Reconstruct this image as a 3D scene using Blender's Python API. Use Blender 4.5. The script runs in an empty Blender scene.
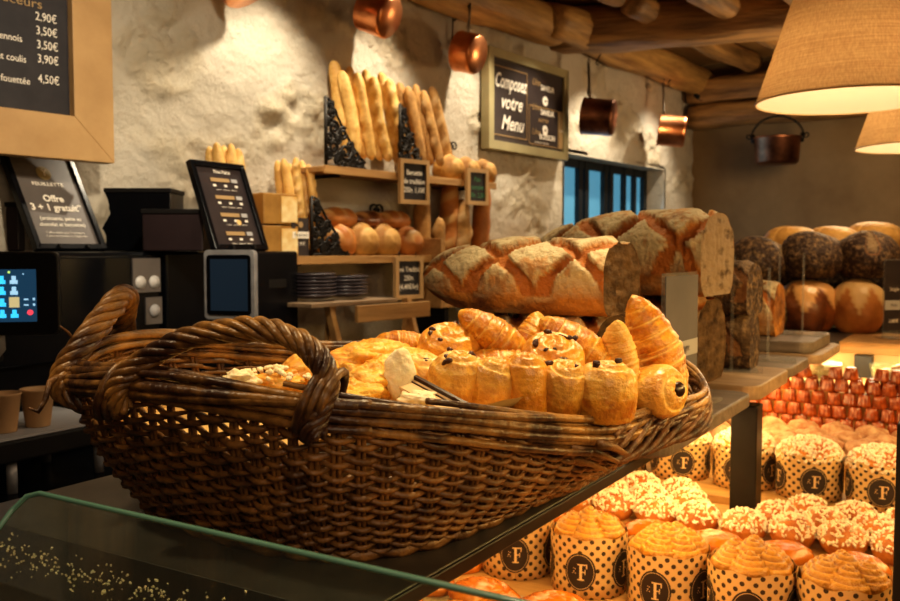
import bpy, math, random
from mathutils import Vector, Matrix, noise, Euler
R = math.radians
random.seed(7)
scene = bpy.context.scene
COL = scene.collection
scene.view_settings.view_transform = 'Standard'
scene.view_settings.look = 'Medium High Contrast'
scene.view_settings.exposure = 0.0

# ------------------------------------------------------------------ camera and frames
CAMZ = 1.5
TH = math.atan(50.5/900)
cam_d = bpy.data.cameras.new('camera'); cam = bpy.data.objects.new('camera', cam_d); COL.objects.link(cam)
cam.location = (0, 0, CAMZ); cam.rotation_euler = (math.pi/2-TH, 0, 0)
cam_d.sensor_width = 36; cam_d.lens = 36; cam_d.clip_start = .02
cam_d.dof.use_dof = True; cam_d.dof.focus_distance = 1.12; cam_d.dof.aperture_fstop = 9
scene.camera = cam

def ray(px, py):
    u = (px-450)/900; v = (300.5-py)/900
    return Vector((u, math.cos(TH)+v*math.sin(TH), -math.sin(TH)+v*math.cos(TH)))
def P(px, py, Y):
    r = ray(px, py); return Vector((0, 0, CAMZ)) + r*(Y/r.y)
def OZ(px, py, z):
    r = ray(px, py); return Vector((0, 0, CAMZ)) + r*((z-CAMZ)/r.z)
# counter frame: q to the right along the case, t away
AX = Vector((.854, -.520, 0)); AY = Vector((.520, .854, 0)); CR = math.atan2(-.52, .854)
def C(q, t, z): return AX*q + AY*t + Vector((0, 0, z))
# stone wall frame: s along the wall, off towards the room
WO = Vector((-.38, 3.8, 0)); WE = Vector((.598, .8015, 0)); WN = Vector((.8015, -.598, 0)); WR = math.atan2(.8015, .598)
def W(s, off, z): return WO + WE*s + WN*off + Vector((0, 0, z))
def SZ(px, py, off=0):
    r = ray(px, py); o = Vector((0, 0, CAMZ))
    k = (WO + WN*off - o).dot(WN)/r.dot(WN)
    p = o + r*k
    return (p-WO).dot(WE), p.z
def WP(px, py, off=0):
    s, z = SZ(px, py, off); return W(s, off, z)

# ------------------------------------------------------------------ materials
def nodes(name):
    m = bpy.data.materials.new(name); m.use_nodes = True
    nt = m.node_tree; b = nt.nodes['Principled BSDF']
    return m, nt, b
def N(nt, t, **kw):
    n = nt.nodes.new(t)
    for k, v in kw.items():
        if k.startswith('i_'): n.inputs[k[2:].replace('_', ' ')].default_value = v
        else: setattr(n, k, v)
    return n
def c4(c): return (c[0], c[1], c[2], 1)
def mat(name, c1, c2=None, scale=8, rough=.6, metal=0, bump=0, bscale=60, stretch=(1,1,1), attr=None, attr_col=None, sss=0, coat=0, contrast=(.35,.65), spec=.5, dist=.01, groove=None):
    """Two tones mixed by noise; an optional vertex mask lays a third tone over them."""
    m, nt, b = nodes(name); L = nt.links
    b.inputs['Roughness'].default_value = rough; b.inputs['Metallic'].default_value = metal
    b.inputs['Specular IOR Level'].default_value = spec
    if coat: b.inputs['Coat Weight'].default_value = coat; b.inputs['Coat Roughness'].default_value = .25
    if sss:
        b.inputs['Subsurface Weight'].default_value = sss; b.inputs['Subsurface Radius'].default_value = (.02,.008,.003)
    tc = N(nt, 'ShaderNodeTexCoord'); mp = N(nt, 'ShaderNodeMapping'); mp.inputs['Scale'].default_value = stretch
    L.new(tc.outputs['Object'], mp.inputs['Vector'])
    col = None
    if c2 is None: b.inputs['Base Color'].default_value = c4(c1)
    else:
        nz = N(nt, 'ShaderNodeTexNoise', i_Scale=scale, i_Detail=6.0, i_Roughness=.6); L.new(mp.outputs[0], nz.inputs['Vector'])
        rp = N(nt, 'ShaderNodeValToRGB'); rp.color_ramp.elements[0].position, rp.color_ramp.elements[1].position = contrast
        rp.color_ramp.elements[0].color = c4(c1); rp.color_ramp.elements[1].color = c4(c2)
        L.new(nz.outputs['Fac'], rp.inputs[0]); col = rp.outputs[0]
        L.new(col, b.inputs['Base Color'])
    if attr_col:
        at = N(nt, 'ShaderNodeAttribute', attribute_name='m')
        mx = N(nt, 'ShaderNodeMix', data_type='RGBA'); mx.inputs[7].default_value = c4(attr_col)
        if col: L.new(col, mx.inputs[6])
        else: mx.inputs[6].default_value = c4(c1)
        L.new(at.outputs['Fac'], mx.inputs[0]); L.new(mx.outputs[2], b.inputs['Base Color'])
        if groove:
            # mask: 0 bare crust, .2 torn groove, .4 .. 1 flour
            r1 = N(nt, 'ShaderNodeValToRGB'); e = r1.color_ramp.elements; e[0].position = .05; e[0].color = (0,0,0,1); e[1].position = .18; e[1].color = (1,1,1,1)
            for p_, v_ in ((.24,1),(.36,0)):
                q = e.new(p_); q.color = (v_,v_,v_,1)
            L.new(at.outputs['Fac'], r1.inputs[0])
            r2 = N(nt, 'ShaderNodeMapRange'); r2.inputs[1].default_value = .4; r2.inputs[2].default_value = 1; L.new(at.outputs['Fac'], r2.inputs[0])
            mg = N(nt, 'ShaderNodeMix', data_type='RGBA'); mg.inputs[7].default_value = c4(groove); L.new(col, mg.inputs[6]); L.new(r1.outputs[0], mg.inputs[0])
            L.new(mg.outputs[2], mx.inputs[6]); L.new(r2.outputs[0], mx.inputs[0])
    if bump:
        bn = N(nt, 'ShaderNodeTexNoise', i_Scale=bscale, i_Detail=5.0); L.new(mp.outputs[0], bn.inputs['Vector'])
        bp = N(nt, 'ShaderNodeBump', i_Strength=bump, i_Distance=dist); L.new(bn.outputs['Fac'], bp.inputs['Height'])
        L.new(bp.outputs[0], b.inputs['Normal'])
    return m
def emis(name, c, s, base=None, rough=.3):
    m, nt, b = nodes(name)
    b.inputs['Base Color'].default_value = c4(base or c); b.inputs['Roughness'].default_value = rough
    b.inputs['Emission Color'].default_value = c4(c); b.inputs['Emission Strength'].default_value = s
    return m
def wood(name, c1, c2, scale=3, stretch=(1, 14, 14), rough=.55, bump=.25):
    return mat(name, c1, c2, scale=scale, stretch=stretch, rough=rough, bump=bump, bscale=scale*3, contrast=(.3,.7))
def glass(name, tint=(.9,1,.95), rough=.02, alpha=.18):
    m, nt, b = nodes(name); L = nt.links
    tr = N(nt, 'ShaderNodeBsdfTransparent'); tr.inputs[0].default_value = c4(tint)
    gl = N(nt, 'ShaderNodeBsdfGlossy'); gl.inputs['Roughness'].default_value = rough; gl.inputs[0].default_value = (1,1,1,1)
    fr = N(nt, 'ShaderNodeFresnel', i_IOR=1.45)
    mx = N(nt, 'ShaderNodeMixShader'); fm = N(nt, 'ShaderNodeMath', operation='MULTIPLY'); fm.inputs[1].default_value = .30; L.new(fr.outputs[0], fm.inputs[0]); L.new(fm.outputs[0], mx.inputs[0]); L.new(tr.outputs[0], mx.inputs[1]); L.new(gl.outputs[0], mx.inputs[2])
    df = N(nt, 'ShaderNodeBsdfDiffuse'); df.inputs[0].default_value = c4(tint)
    m2 = N(nt, 'ShaderNodeMixShader'); m2.inputs[0].default_value = alpha
    L.new(mx.outputs[0], m2.inputs[1]); L.new(df.outputs[0], m2.inputs[2])
    L.new(m2.outputs[0], nt.nodes['Material Output'].inputs['Surface'])
    return m

M = {}
M['stone'] = None
M['plaster'] = mat('plaster', (.19,.125,.058), (.26,.18,.088), scale=2, rough=.9, bump=.1, bscale=30)
M['ceil'] = wood('ceiling_planks', (.34,.19,.07), (.52,.31,.12), 2, (1,6,1))
M['beam'] = wood('beam_oak', (.09,.045,.015), (.46,.26,.09), 2.2, (1,9,9), bump=.9)
M['log'] = wood('log_oak', (.20,.10,.03), (.62,.38,.13), 2.2, (1,8,8), bump=.8)
M['shelf'] = wood('shelf_oak', (.33,.17,.055), (.52,.30,.11), 3, (1,10,10))
M['frameoak'] = wood('frame_oak', (.40,.24,.10), (.60,.39,.18), 3, (1,6,1))
M['board'] = wood('board_wood', (.20,.13,.075), (.42,.29,.17), 4, (1,9,9))
M['boardgrey'] = wood('board_grey', (.10,.075,.055), (.22,.17,.13), 4, (1,9,9))
M['floor'] = mat('floor_tile', (.07,.05,.035), (.12,.09,.06), 3, rough=.4)
M['black'] = mat('black_plastic', (.003,.004,.006), (.006,.006,.008), 5, rough=.25, spec=.35)
M['blackm'] = mat('black_matte', (.006,.005,.005), (.011,.009,.008), 5, rough=.6, spec=.3)
M['purple'] = mat('dark_aubergine', (.022,.012,.014), (.035,.02,.022), 5, rough=.45)
M['blackmetal'] = mat('black_metal', (.010,.008,.007), (.016,.013,.011), 20, rough=.42, metal=.2)
M['greytop'] = mat('grey_laminate', (.050,.042,.034), (.07,.058,.047), 30, rough=.42)
M['silver'] = mat('brushed_silver', (.30,.30,.31), (.42,.42,.43), 30, rough=.35, metal=.2)
M['iron'] = mat('wrought_iron', (.012,.01,.009), (.03,.025,.02), 30, rough=.5, metal=.6)
M['copper'] = mat('copper', (.55,.20,.08), (.80,.38,.18), 9, rough=.32, metal=1, bump=.05, bscale=20)
M['copperd'] = mat('dark_copper', (.10,.045,.025), (.30,.13,.07), 9, rough=.42, metal=1)
M['steel'] = mat('steel_handle', (.25,.22,.18), (.4,.36,.3), 20, rough=.35, metal=1)
M['chalk'] = mat('chalkboard', (.016,.014,.018), (.03,.026,.03), 9, rough=.6)
M['signgrey'] = mat('printed_grey', (.125,.11,.10), (.15,.13,.12), 9, rough=.4)
M['signdark'] = mat('printed_dark', (.035,.026,.028), (.05,.038,.038), 9, rough=.4)
M['signframe'] = mat('sign_frame_gold', (.30,.26,.14), (.38,.33,.18), 5, rough=.5)
M['cream'] = mat('cream_print', (.92,.86,.75), rough=.6)
M['tan'] = mat('tan_print', (.42,.28,.13), rough=.6)
M['greenink'] = mat('green_ink', (.06,.22,.10), rough=.6)
M['willow'] = mat('willow_rod', (.050,.020,.007), (.34,.165,.045), 26, rough=.42, bump=.35, bscale=120, contrast=(.32,.72), spec=.6)
M['willow2'] = mat('willow_rim_rod', (.050,.020,.010), (.54,.28,.07), 15, rough=.38, bump=.35, bscale=90, contrast=(.42,.74), spec=.6)
M['kraft'] = mat('kraft_liner', (.62,.40,.14), (.75,.52,.22), 12, rough=.7)
M['canele'] = mat('canele', (.18,.028,.005), (.52,.12,.022), 28, rough=.22, coat=.4, spec=.6)
M['croute'] = mat('viennoiserie', (.40,.115,.006), (.84,.40,.035), 30, rough=.34, bump=.45, bscale=110, attr_col=(.95,.66,.18), sss=.08, coat=.25, contrast=(.35,.68))
M['crpale'] = mat('viennoiserie_pale', (.66,.30,.04), (.90,.58,.15), 26, rough=.4, bump=.35, bscale=100, attr_col=(.95,.72,.30), sss=.08, coat=.15)
M['crdark'] = mat('viennoiserie_dark', (.42,.12,.008), (.80,.36,.035), 28, rough=.28, bump=.4, bscale=110, attr_col=(.90,.48,.08), sss=.05, coat=.35)
M['swirled'] = mat('swirled_brioche', (.22,.060,.003), (.46,.165,.008), 34, rough=.3, bump=.8, bscale=120, attr_col=(.74,.36,.035), coat=.15)
M['choc'] = mat('chocolate', (.025,.008,.004), (.05,.016,.008), 40, rough=.3)
M['raisin'] = mat('raisin', (.035,.010,.004), (.09,.03,.012), 60, rough=.35)
M['crust'] = mat('loaf_crust', (.13,.038,.008), (.60,.25,.045), 18, rough=.62, bump=.9, bscale=70, attr_col=(.58,.48,.30), contrast=(.33,.66), groove=(.40,.13,.018))
M['crustd'] = mat('dark_crust', (.040,.017,.008), (.24,.145,.065), 62, rough=.7, bump=1.0, bscale=90, attr_col=(.22,.14,.065), contrast=(.48,.66), groove=(.20,.09,.03))
M['crustb'] = mat('brioche_crust', (.09,.026,.007), (.30,.09,.02), 10, rough=.32, bump=.3, bscale=50, attr_col=(.62,.33,.12), coat=.3)
M['crusto'] = mat('orange_crust', (.34,.115,.02), (.56,.22,.05), 10, rough=.45, bump=.3, bscale=50, attr_col=(.62,.38,.15))
M['crustp'] = mat('pale_crust', (.36,.17,.04), (.60,.34,.09), 14, rough=.6, bump=.5, bscale=60, attr_col=(.70,.42,.14))
M['baguette'] = mat('baguette_crust', (.58,.30,.07), (.86,.58,.20), 18, rough=.55, bump=.4, bscale=60, attr_col=(.88,.62,.28))
M['baguetted'] = mat('rustic_baguette_crust', (.30,.15,.045), (.55,.31,.10), 18, rough=.65, bump=.5, bscale=60, attr_col=(.66,.45,.22))
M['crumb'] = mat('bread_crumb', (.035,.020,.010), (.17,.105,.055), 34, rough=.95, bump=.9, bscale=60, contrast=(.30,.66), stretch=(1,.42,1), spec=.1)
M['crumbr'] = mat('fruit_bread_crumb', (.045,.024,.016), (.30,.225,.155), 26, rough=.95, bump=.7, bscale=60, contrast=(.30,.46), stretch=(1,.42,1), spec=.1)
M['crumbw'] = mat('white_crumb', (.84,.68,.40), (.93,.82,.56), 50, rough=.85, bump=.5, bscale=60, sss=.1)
M['lipdark'] = mat('dark_willow', (.020,.008,.004), (.16,.065,.018), 26, rough=.5, bump=.4, bscale=120)
M['glazed'] = mat('glazed_orange', (.34,.075,.004), (.62,.20,.012), 14, rough=.25, bump=.4, bscale=70, attr_col=(.35,.08,.005), coat=.4)
M['sugar'] = mat('pearl_sugar', (.86,.74,.56), rough=.45, sss=.15)
M['bun'] = mat('sugared_bun', (.36,.10,.016), (.62,.24,.045), 20, rough=.5, bump=.4, bscale=60, attr_col=(.85,.65,.42))
M['dusted'] = mat('dusted_bun', (.28,.10,.035), (.56,.36,.22), 34, rough=.7, bump=.5, bscale=60)
M['cherry'] = mat('red_praline', (.75,.05,.02), rough=.3)
M['papercup'] = mat('paper_coffee_cup', (.45,.27,.13), (.50,.31,.15), 10, rough=.7)
M['dark_plate'] = mat('stoneware', (.055,.045,.055), (.09,.075,.085), 10, rough=.35)
M['white'] = mat('white_plastic', (.62,.60,.57), rough=.4)
M['goldcake'] = mat('golden_filling', (.75,.42,.10), (.95,.80,.45), 14, rough=.5)
M['walltoplight'] = None
# lampshade
def shade_mat():
    m, nt, b = nodes('lamp_linen'); L = nt.links
    tc = N(nt, 'ShaderNodeTexCoord')
    facs = []
    for sc in ((3,3,160),(160,160,3)):
        mp = N(nt, 'ShaderNodeMapping'); mp.inputs['Scale'].default_value = sc; L.new(tc.outputs['Object'], mp.inputs[0])
        nz = N(nt, 'ShaderNodeTexNoise', i_Scale=1.6, i_Detail=3.0); L.new(mp.outputs[0], nz.inputs['Vector']); facs.append(nz.outputs['Fac'])
    ad = N(nt, 'ShaderNodeMath', operation='ADD'); L.new(facs[0], ad.inputs[0]); L.new(facs[1], ad.inputs[1])
    rp = N(nt, 'ShaderNodeValToRGB'); rp.color_ramp.elements[0].position = .35; rp.color_ramp.elements[1].position = .65
    hv = N(nt, 'ShaderNodeMath', operation='MULTIPLY'); hv.inputs[1].default_value = .5; L.new(ad.outputs[0], hv.inputs[0]); L.new(hv.outputs[0], rp.inputs[0])
    rp.color_ramp.elements[0].color = (.42,.27,.14,1); rp.color_ramp.elements[1].color = (.64,.45,.26,1)
    d = N(nt, 'ShaderNodeBsdfDiffuse'); t = N(nt, 'ShaderNodeBsdfTranslucent')
    L.new(rp.outputs[0], d.inputs[0]); L.new(rp.outputs[0], t.inputs[0])
    mx = N(nt, 'ShaderNodeMixShader'); mx.inputs[0].default_value = .55
    L.new(d.outputs[0], mx.inputs[1]); L.new(t.outputs[0], mx.inputs[2]); L.new(mx.outputs[0], nt.nodes['Material Output'].inputs['Surface'])
    return m
M['linen'] = shade_mat()
def lining_mat():
    m, nt, b = nodes('lamp_lining'); L = nt.links
    d = N(nt, 'ShaderNodeBsdfDiffuse'); t = N(nt, 'ShaderNodeBsdfTranslucent')
    d.inputs[0].default_value = (.62,.55,.42,1); t.inputs[0].default_value = (.75,.66,.50,1)
    mx = N(nt, 'ShaderNodeMixShader'); mx.inputs[0].default_value = .55
    L.new(d.outputs[0], mx.inputs[1]); L.new(t.outputs[0], mx.inputs[2]); L.new(mx.outputs[0], nt.nodes['Material Output'].inputs['Surface'])
    return m
M['lining'] = lining_mat()
# stone
def stone_mat():
    m, nt, b = nodes('rough_stone'); L = nt.links
    b.inputs['Roughness'].default_value = .95; b.inputs['Specular IOR Level'].default_value = .15
    tc = N(nt, 'ShaderNodeTexCoord')
    n1 = N(nt, 'ShaderNodeTexNoise', i_Scale=1.4, i_Detail=5.0); n2 = N(nt, 'ShaderNodeTexNoise', i_Scale=34.0, i_Detail=8.0, i_Roughness=.75)
    v = N(nt, 'ShaderNodeTexVoronoi', i_Scale=34.0)
    for n in (n1, n2, v): L.new(tc.outputs['Object'], n.inputs['Vector'])
    rp = N(nt, 'ShaderNodeValToRGB'); rp.color_ramp.elements[0].position = .3; rp.color_ramp.elements[1].position = .7
    rp.color_ramp.elements[0].color = (.47,.42,.34,1); rp.color_ramp.elements[1].color = (.68,.62,.51,1)
    L.new(n1.outputs['Fac'], rp.inputs[0])
    at = N(nt, 'ShaderNodeAttribute', attribute_name='m')
    mx = N(nt, 'ShaderNodeMix', data_type='RGBA'); mx.inputs[7].default_value = (.80,.69,.50,1)
    L.new(at.outputs['Fac'], mx.inputs[0]); L.new(rp.outputs[0], mx.inputs[6]); L.new(mx.outputs[2], b.inputs['Base Color'])
    ad = N(nt, 'ShaderNodeMath', operation='MULTIPLY_ADD'); ad.inputs[1].default_value = .3; L.new(v.outputs['Distance'], ad.inputs[0]); L.new(n2.outputs['Fac'], ad.inputs[2])
    k1 = N(nt, 'ShaderNodeMath', operation='MULTIPLY_ADD'); k1.inputs[1].default_value = .95; k1.inputs[2].default_value = .42; L.new(at.outputs['Fac'], k1.inputs[0])
    k2 = N(nt, 'ShaderNodeMath', operation='MULTIPLY'); L.new(k1.outputs[0], k2.inputs[0]); L.new(ad.outputs[0], k2.inputs[1])
    bp = N(nt, 'ShaderNodeBump', i_Strength=1.0, i_Distance=.030); L.new(k2.outputs[0], bp.inputs['Height']); L.new(bp.outputs[0], b.inputs['Normal'])
    return m
M['stone'] = stone_mat()
# polka dot baking paper (uses UV: u around, v up, in centimetres)
def dots_mat():
    m, nt, b = nodes('polka_dot_paper'); L = nt.links
    b.inputs['Roughness'].default_value = .6
    uv = N(nt, 'ShaderNodeUVMap', uv_map='UVMap'); sp = N(nt, 'ShaderNodeSeparateXYZ'); L.new(uv.outputs[0], sp.inputs[0])
    def mth(op, a, b_=None):
        n = N(nt, 'ShaderNodeMath', operation=op)
        for i, x in enumerate((a, b_)):
            if x is None: continue
            if isinstance(x, (int, float)): n.inputs[i].default_value = x
            else: L.new(x, n.inputs[i])
        return n.outputs[0]
    def grid(ou, ov):
        fu = mth('SUBTRACT', mth('FRACT', mth('ADD', sp.outputs[0], ou)), .5)
        fv = mth('SUBTRACT', mth('FRACT', mth('ADD', sp.outputs[1], ov)), .5)
        return mth('SQRT', mth('ADD', mth('MULTIPLY', fu, fu), mth('MULTIPLY', fv, fv)))
    dmin = mth('MINIMUM', grid(0, 0), grid(.5, .5))
    msk = mth('LESS_THAN', dmin, .19)
    mx = N(nt, 'ShaderNodeMix', data_type='RGBA'); mx.inputs[6].default_value = (.66,.42,.18,1); mx.inputs[7].default_value = (.05,.028,.015,1)
    L.new(msk, mx.inputs[0]); L.new(mx.outputs[2], b.inputs['Base Color'])
    b.inputs['Subsurface Weight'].default_value = .05
    return m
M['dots'] = dots_mat()
M['acryl'] = glass('clear_acrylic', (.93,.93,.92), .03, .07)
M['glass'] = glass('green_glass', (.86,.94,.90), .02, .008)
M['glassedge'] = mat('glass_edge', (.10,.22,.18), (.14,.28,.22), 5, rough=.15, coat=.5)
M['bluepane'] = emis('dusk_pane', (.10,.36,.55), .55, (.1,.25,.35))
M['winframe'] = mat('window_frame_paint', (.015,.02,.026), rough=.45)
M['led'] = emis('led_strip', (1,.72,.35), 9)

# ------------------------------------------------------------------ mesh builder
class MB:
    def __init__(s): s.v = []; s.f = []; s.m = []; s.uv = None
    def add(s, vs, fs, ms=None):
        o = len(s.v); s.v += [tuple(v) for v in vs]; s.f += [tuple(i+o for i in f) for f in fs]
        s.m += list(ms) if ms is not None else [0]*len(vs); return s
    def box(s, x0, x1, y0, y1, z0, z1, mtx=None):
        vs = [Vector((x, y, z)) for z in (z0, z1) for y in (y0, y1) for x in (x0, x1)]
        if mtx: vs = [mtx @ v for v in vs]
        return s.add(vs, [(0,2,3,1),(4,5,7,6),(0,1,5,4),(2,6,7,3),(0,4,6,2),(1,3,7,5)])
    def grid(s, fn, nu, nv, cu=False, cv=False):
        """fn(i,j) -> (x,y,z[,mask])"""
        vs = []; ms = []
        for i in range(nu):
            for j in range(nv):
                r = fn(i, j); vs.append(r[:3]); ms.append(r[3] if len(r) > 3 else 0)
        fs = []
        for i in range(nu if cu else nu-1):
            for j in range(nv if cv else nv-1):
                a = i*nv+j; b = i*nv+(j+1) % nv; c = ((i+1) % nu)*nv+(j+1) % nv; d = ((i+1) % nu)*nv+j
                fs.append((a, d, c, b))
        return s.add(vs, fs, ms)
    def tube(s, path, r, n=8, closed=False, caps=True, m=None):
        path = [Vector(p) for p in path]; k = len(path)
        rs = r if isinstance(r, (list, tuple)) else [r]*k
        T = []
        for i in range(k):
            a = path[(i-1) % k] if (closed or i) else path[0]; b = path[(i+1) % k] if (closed or i < k-1) else path[-1]
            d = (b-a); T.append(d.normalized() if d.length > 1e-9 else Vector((0,0,1)))
        up = Vector((0,0,1)) if abs(T[0].z) < .9 else Vector((1,0,0))
        x = T[0].cross(up).normalized(); vs = []
        for i in range(k):
            x = (x - T[i]*x.dot(T[i]))
            x = x.normalized() if x.length > 1e-6 else T[i].orthogonal().normalized()
            y = T[i].cross(x)
            for j in range(n):
                a = 2*math.pi*j/n; vs.append(path[i] + (x*math.cos(a)+y*math.sin(a))*rs[i])
        fs = []
        for i in range(k if closed else k-1):
            for j in range(n):
                fs.append((i*n+j, i*n+(j+1) % n, ((i+1) % k)*n+(j+1) % n, ((i+1) % k)*n+j))
        if caps and not closed:
            fs.append(tuple(range(n))[::-1]); fs.append(tuple((k-1)*n+j for j in range(n)))
        return s.add(vs, fs, [m or 0]*len(vs))
    def lathe(s, prof, n=32, mod=None, mtx=None):
        vs = []; k = len(prof)
        for i, (r, z) in enumerate(prof):
            for j in range(n):
                a = 2*math.pi*j/n; rr = r*(mod(a, i) if mod else 1)
                v = Vector((rr*math.cos(a), rr*math.sin(a), z)); vs.append(mtx @ v if mtx else v)
        fs = [(i*n+j, i*n+(j+1) % n, (i+1)*n+(j+1) % n, (i+1)*n+j) for i in range(k-1) for j in range(n)]
        if prof[0][0] > 1e-4: fs.append(tuple(range(n))[::-1])
        if prof[-1][0] > 1e-4: fs.append(tuple((k-1)*n+j for j in range(n)))
        return s.add(vs, fs)
    def poly(s, pts, y0, y1):
        """prism of an outline in x,z extruded in y"""
        n = len(pts)
        vs = [(p[0], y0, p[1]) for p in pts] + [(p[0], y1, p[1]) for p in pts]
        return s.add(vs, [tuple(range(n)), tuple(range(2*n-1, n-1, -1))] + [(i, i+n, (i+1) % n+n, (i+1) % n) for i in range(n)])
    def mesh(s, name, material, smooth=True):
        me = bpy.data.meshes.new(name); me.from_pydata(s.v, [], s.f)
        if any(s.m):
            at = me.attributes.new('m', 'FLOAT', 'POINT'); at.data.foreach_set('value', s.m)
        me.materials.append(material)
        if smooth: me.polygons.foreach_set('use_smooth', [True]*len(me.polygons))
        me.update(); return me
    def build(s, name, material, parent=None, smooth=True, bevel=0, loc=None, rot=None):
        o = bpy.data.objects.new(name, s.mesh(name, material, smooth)); COL.objects.link(o)
        if parent: o.parent = parent
        if loc is not None: o.location = loc
        if rot is not None: o.rotation_euler = rot
        if bevel:
            b = o.modifiers.new('bevel', 'BEVEL'); b.width = bevel; b.segments = 2; b.limit_method = 'ANGLE'; b.angle_limit = R(40)
        return o
def flat(o): return o
def part(name, me, parent, loc=None, rot=None, label=None):
    o = bpy.data.objects.new(name, me); COL.objects.link(o); o.parent = parent
    if loc is not None: o.location = loc
    if rot is not None: o.rotation_euler = rot
    if label: o['label'] = label
    return o
def tag(o, label, cat, group=None, kind=None):
    o['label'] = label; o['category'] = cat
    if group: o['group'] = group
    if kind: o['kind'] = kind
    return o
def thing(name, loc, label, cat, rotz=0, group=None, rot=None):
    o = bpy.data.objects.new(name, None); COL.objects.link(o); o.empty_display_size = .05
    o.location = loc; o.rotation_euler = rot if rot else (0, 0, rotz)
    return tag(o, label, cat, group)
def struct(o): o['kind'] = 'structure'; return o
def dup(root, loc, rot=None, label=None, group=None, scale=None):
    r = root.copy(); COL.objects.link(r); r.location = loc
    if rot is not None: r.rotation_euler = rot
    if label: r['label'] = label
    if group: r['group'] = group
    if scale: r.scale = scale
    for ch in list(root.children):
        c = ch.copy(); COL.objects.link(c); c.parent = r
        for g in ch.children:
            d = g.copy(); COL.objects.link(d); d.parent = c
    return r
_tc = {}
def text_mesh(txt, size, material, shear=0, align='CENTER', sx=1, bold=0):
    key = (txt, size, material.name, shear, align, sx, bold)
    if key in _tc: return _tc[key]
    cu = bpy.data.curves.new('t', 'FONT'); cu.body = txt; cu.size = size; cu.shear = shear; cu.align_x = align; cu.offset = bold; cu.resolution_u = 3
    o = bpy.data.objects.new('t', cu); COL.objects.link(o)
    bpy.context.view_layer.update()
    me = bpy.data.meshes.new_from_object(o.evaluated_get(bpy.context.evaluated_depsgraph_get()))
    bpy.data.objects.remove(o); bpy.data.curves.remove(cu)
    me.name = 'lettering'
    for v in me.vertices: v.co = Vector((v.co.x*sx, 0, v.co.y))
    me.materials.clear(); me.materials.append(material)
    _tc[key] = me; return me
def text(parent, txt, size, x, z, y=0, material=None, shear=0, align='CENTER', sx=1, bold=0, name='lettering'):
    """text in the x,z plane reading from -y"""
    return part(name, text_mesh(txt, size, material or M['cream'], shear, align, sx, bold), parent, (x, y, z))
def nz(x, y, z, s=1): return noise.noise(Vector((x*s, y*s, z*s)))
def catmull(pts, n, closed=True):
    pts = [Vector(p) for p in pts]; k = len(pts); out = []
    segs = k if closed else k-1
    for i in range(n):
        t = i/n*segs if closed else i/(n-1)*segs
        a = min(int(t), segs-1); f = t-a
        g = (lambda j: pts[j % k]) if closed else (lambda j: pts[max(0, min(k-1, j))])
        p0, p1, p2, p3 = g(a-1), g(a), g(a+1), g(a+2)
        out.append(.5*((2*p1)+(p2-p0)*f+(2*p0-5*p1+4*p2-p3)*f*f+(3*p1-p0-3*p2+p3)*f**3))
    return out
def smooth01(a, b, x):
    t = max(0, min(1, (x-a)/(b-a))); return t*t*(3-2*t)
# ================================================================== THE ROOM
S0, S1 = -3.6, 3.63
WIN = (1.72, 3.14, 1.25, 2.065)
def build_stone():
    b = MB(); st = .019; ns = int((S1-S0)/st); nzv = int(3.0/st)
    vs = []; ms = []
    for i in range(ns+1):
        for j in range(nzv+1):
            s = S0+(S1-S0)*i/ns; z = 3.0*j/nzv
            big = noise.noise(Vector((s*2.1, 3, z*3.2)))
            rub = smooth01(-.05, .25, noise.noise(Vector((s*2.6, 7, z*4.2))) + .15*noise.noise(Vector((s*9, 2, z*9))))
            fine = noise.noise(Vector((s*13, 1, z*15))) + .6*noise.noise(Vector((s*31, 5, z*31)))
            smoothz = 1 - .8*smooth01(1.9, 1.75, z)*smooth01(-.8, -.5, s)*smooth01(.75, .6, s)   # plastered behind the shelves
            d = (.018*big + (.022*rub*fine + .006*fine))*smoothz
            if WIN[0]-.03 < s < WIN[1]+.03 and WIN[2]-.03 < z < WIN[3]+.03: d = 0
            vs.append((s, -d, z)); ms.append(rub*(.5+.5*fine) if fine > -.8 else 0)
    fs = []
    for i in range(ns):
        for j in range(nzv):
            s = S0+(S1-S0)*(i+.5)/ns; z = 3.0*(j+.5)/nzv
            if WIN[0] < s < WIN[1] and WIN[2] < z < WIN[3]: continue
            a = i*(nzv+1)+j; fs.append((a, a+nzv+1, a+nzv+2, a+1))
    b.add(vs, fs, [max(0, min(1, x)) for x in ms])
    o = b.build('wall_left', M['stone']); o.location = WO; o.rotation_euler = (0, 0, WR); struct(o)
    # reveal of the window, same plaster
    r = MB(); x0, x1, z0, z1 = WIN; d = .30
    r.box(x0-.02, x0+.01, -.0, d, z0, z1); r.box(x1-.01, x1+.02, 0, d, z0, z1); r.box(x0, x1, 0, d, z1-.01, z1+.02); r.box(x0, x1, 0, d, z0-.02, z0+.01)
    o = r.build('trim_1', M['stone'], smooth=False); o.location = WO; o.rotation_euler = (0, 0, WR); struct(o)
build_stone()
def room_box(name, mb, m, smooth=False, **k): return struct(mb.build(name, m, smooth=smooth, **k))
corner = W(S1, 0, 0)
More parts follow.
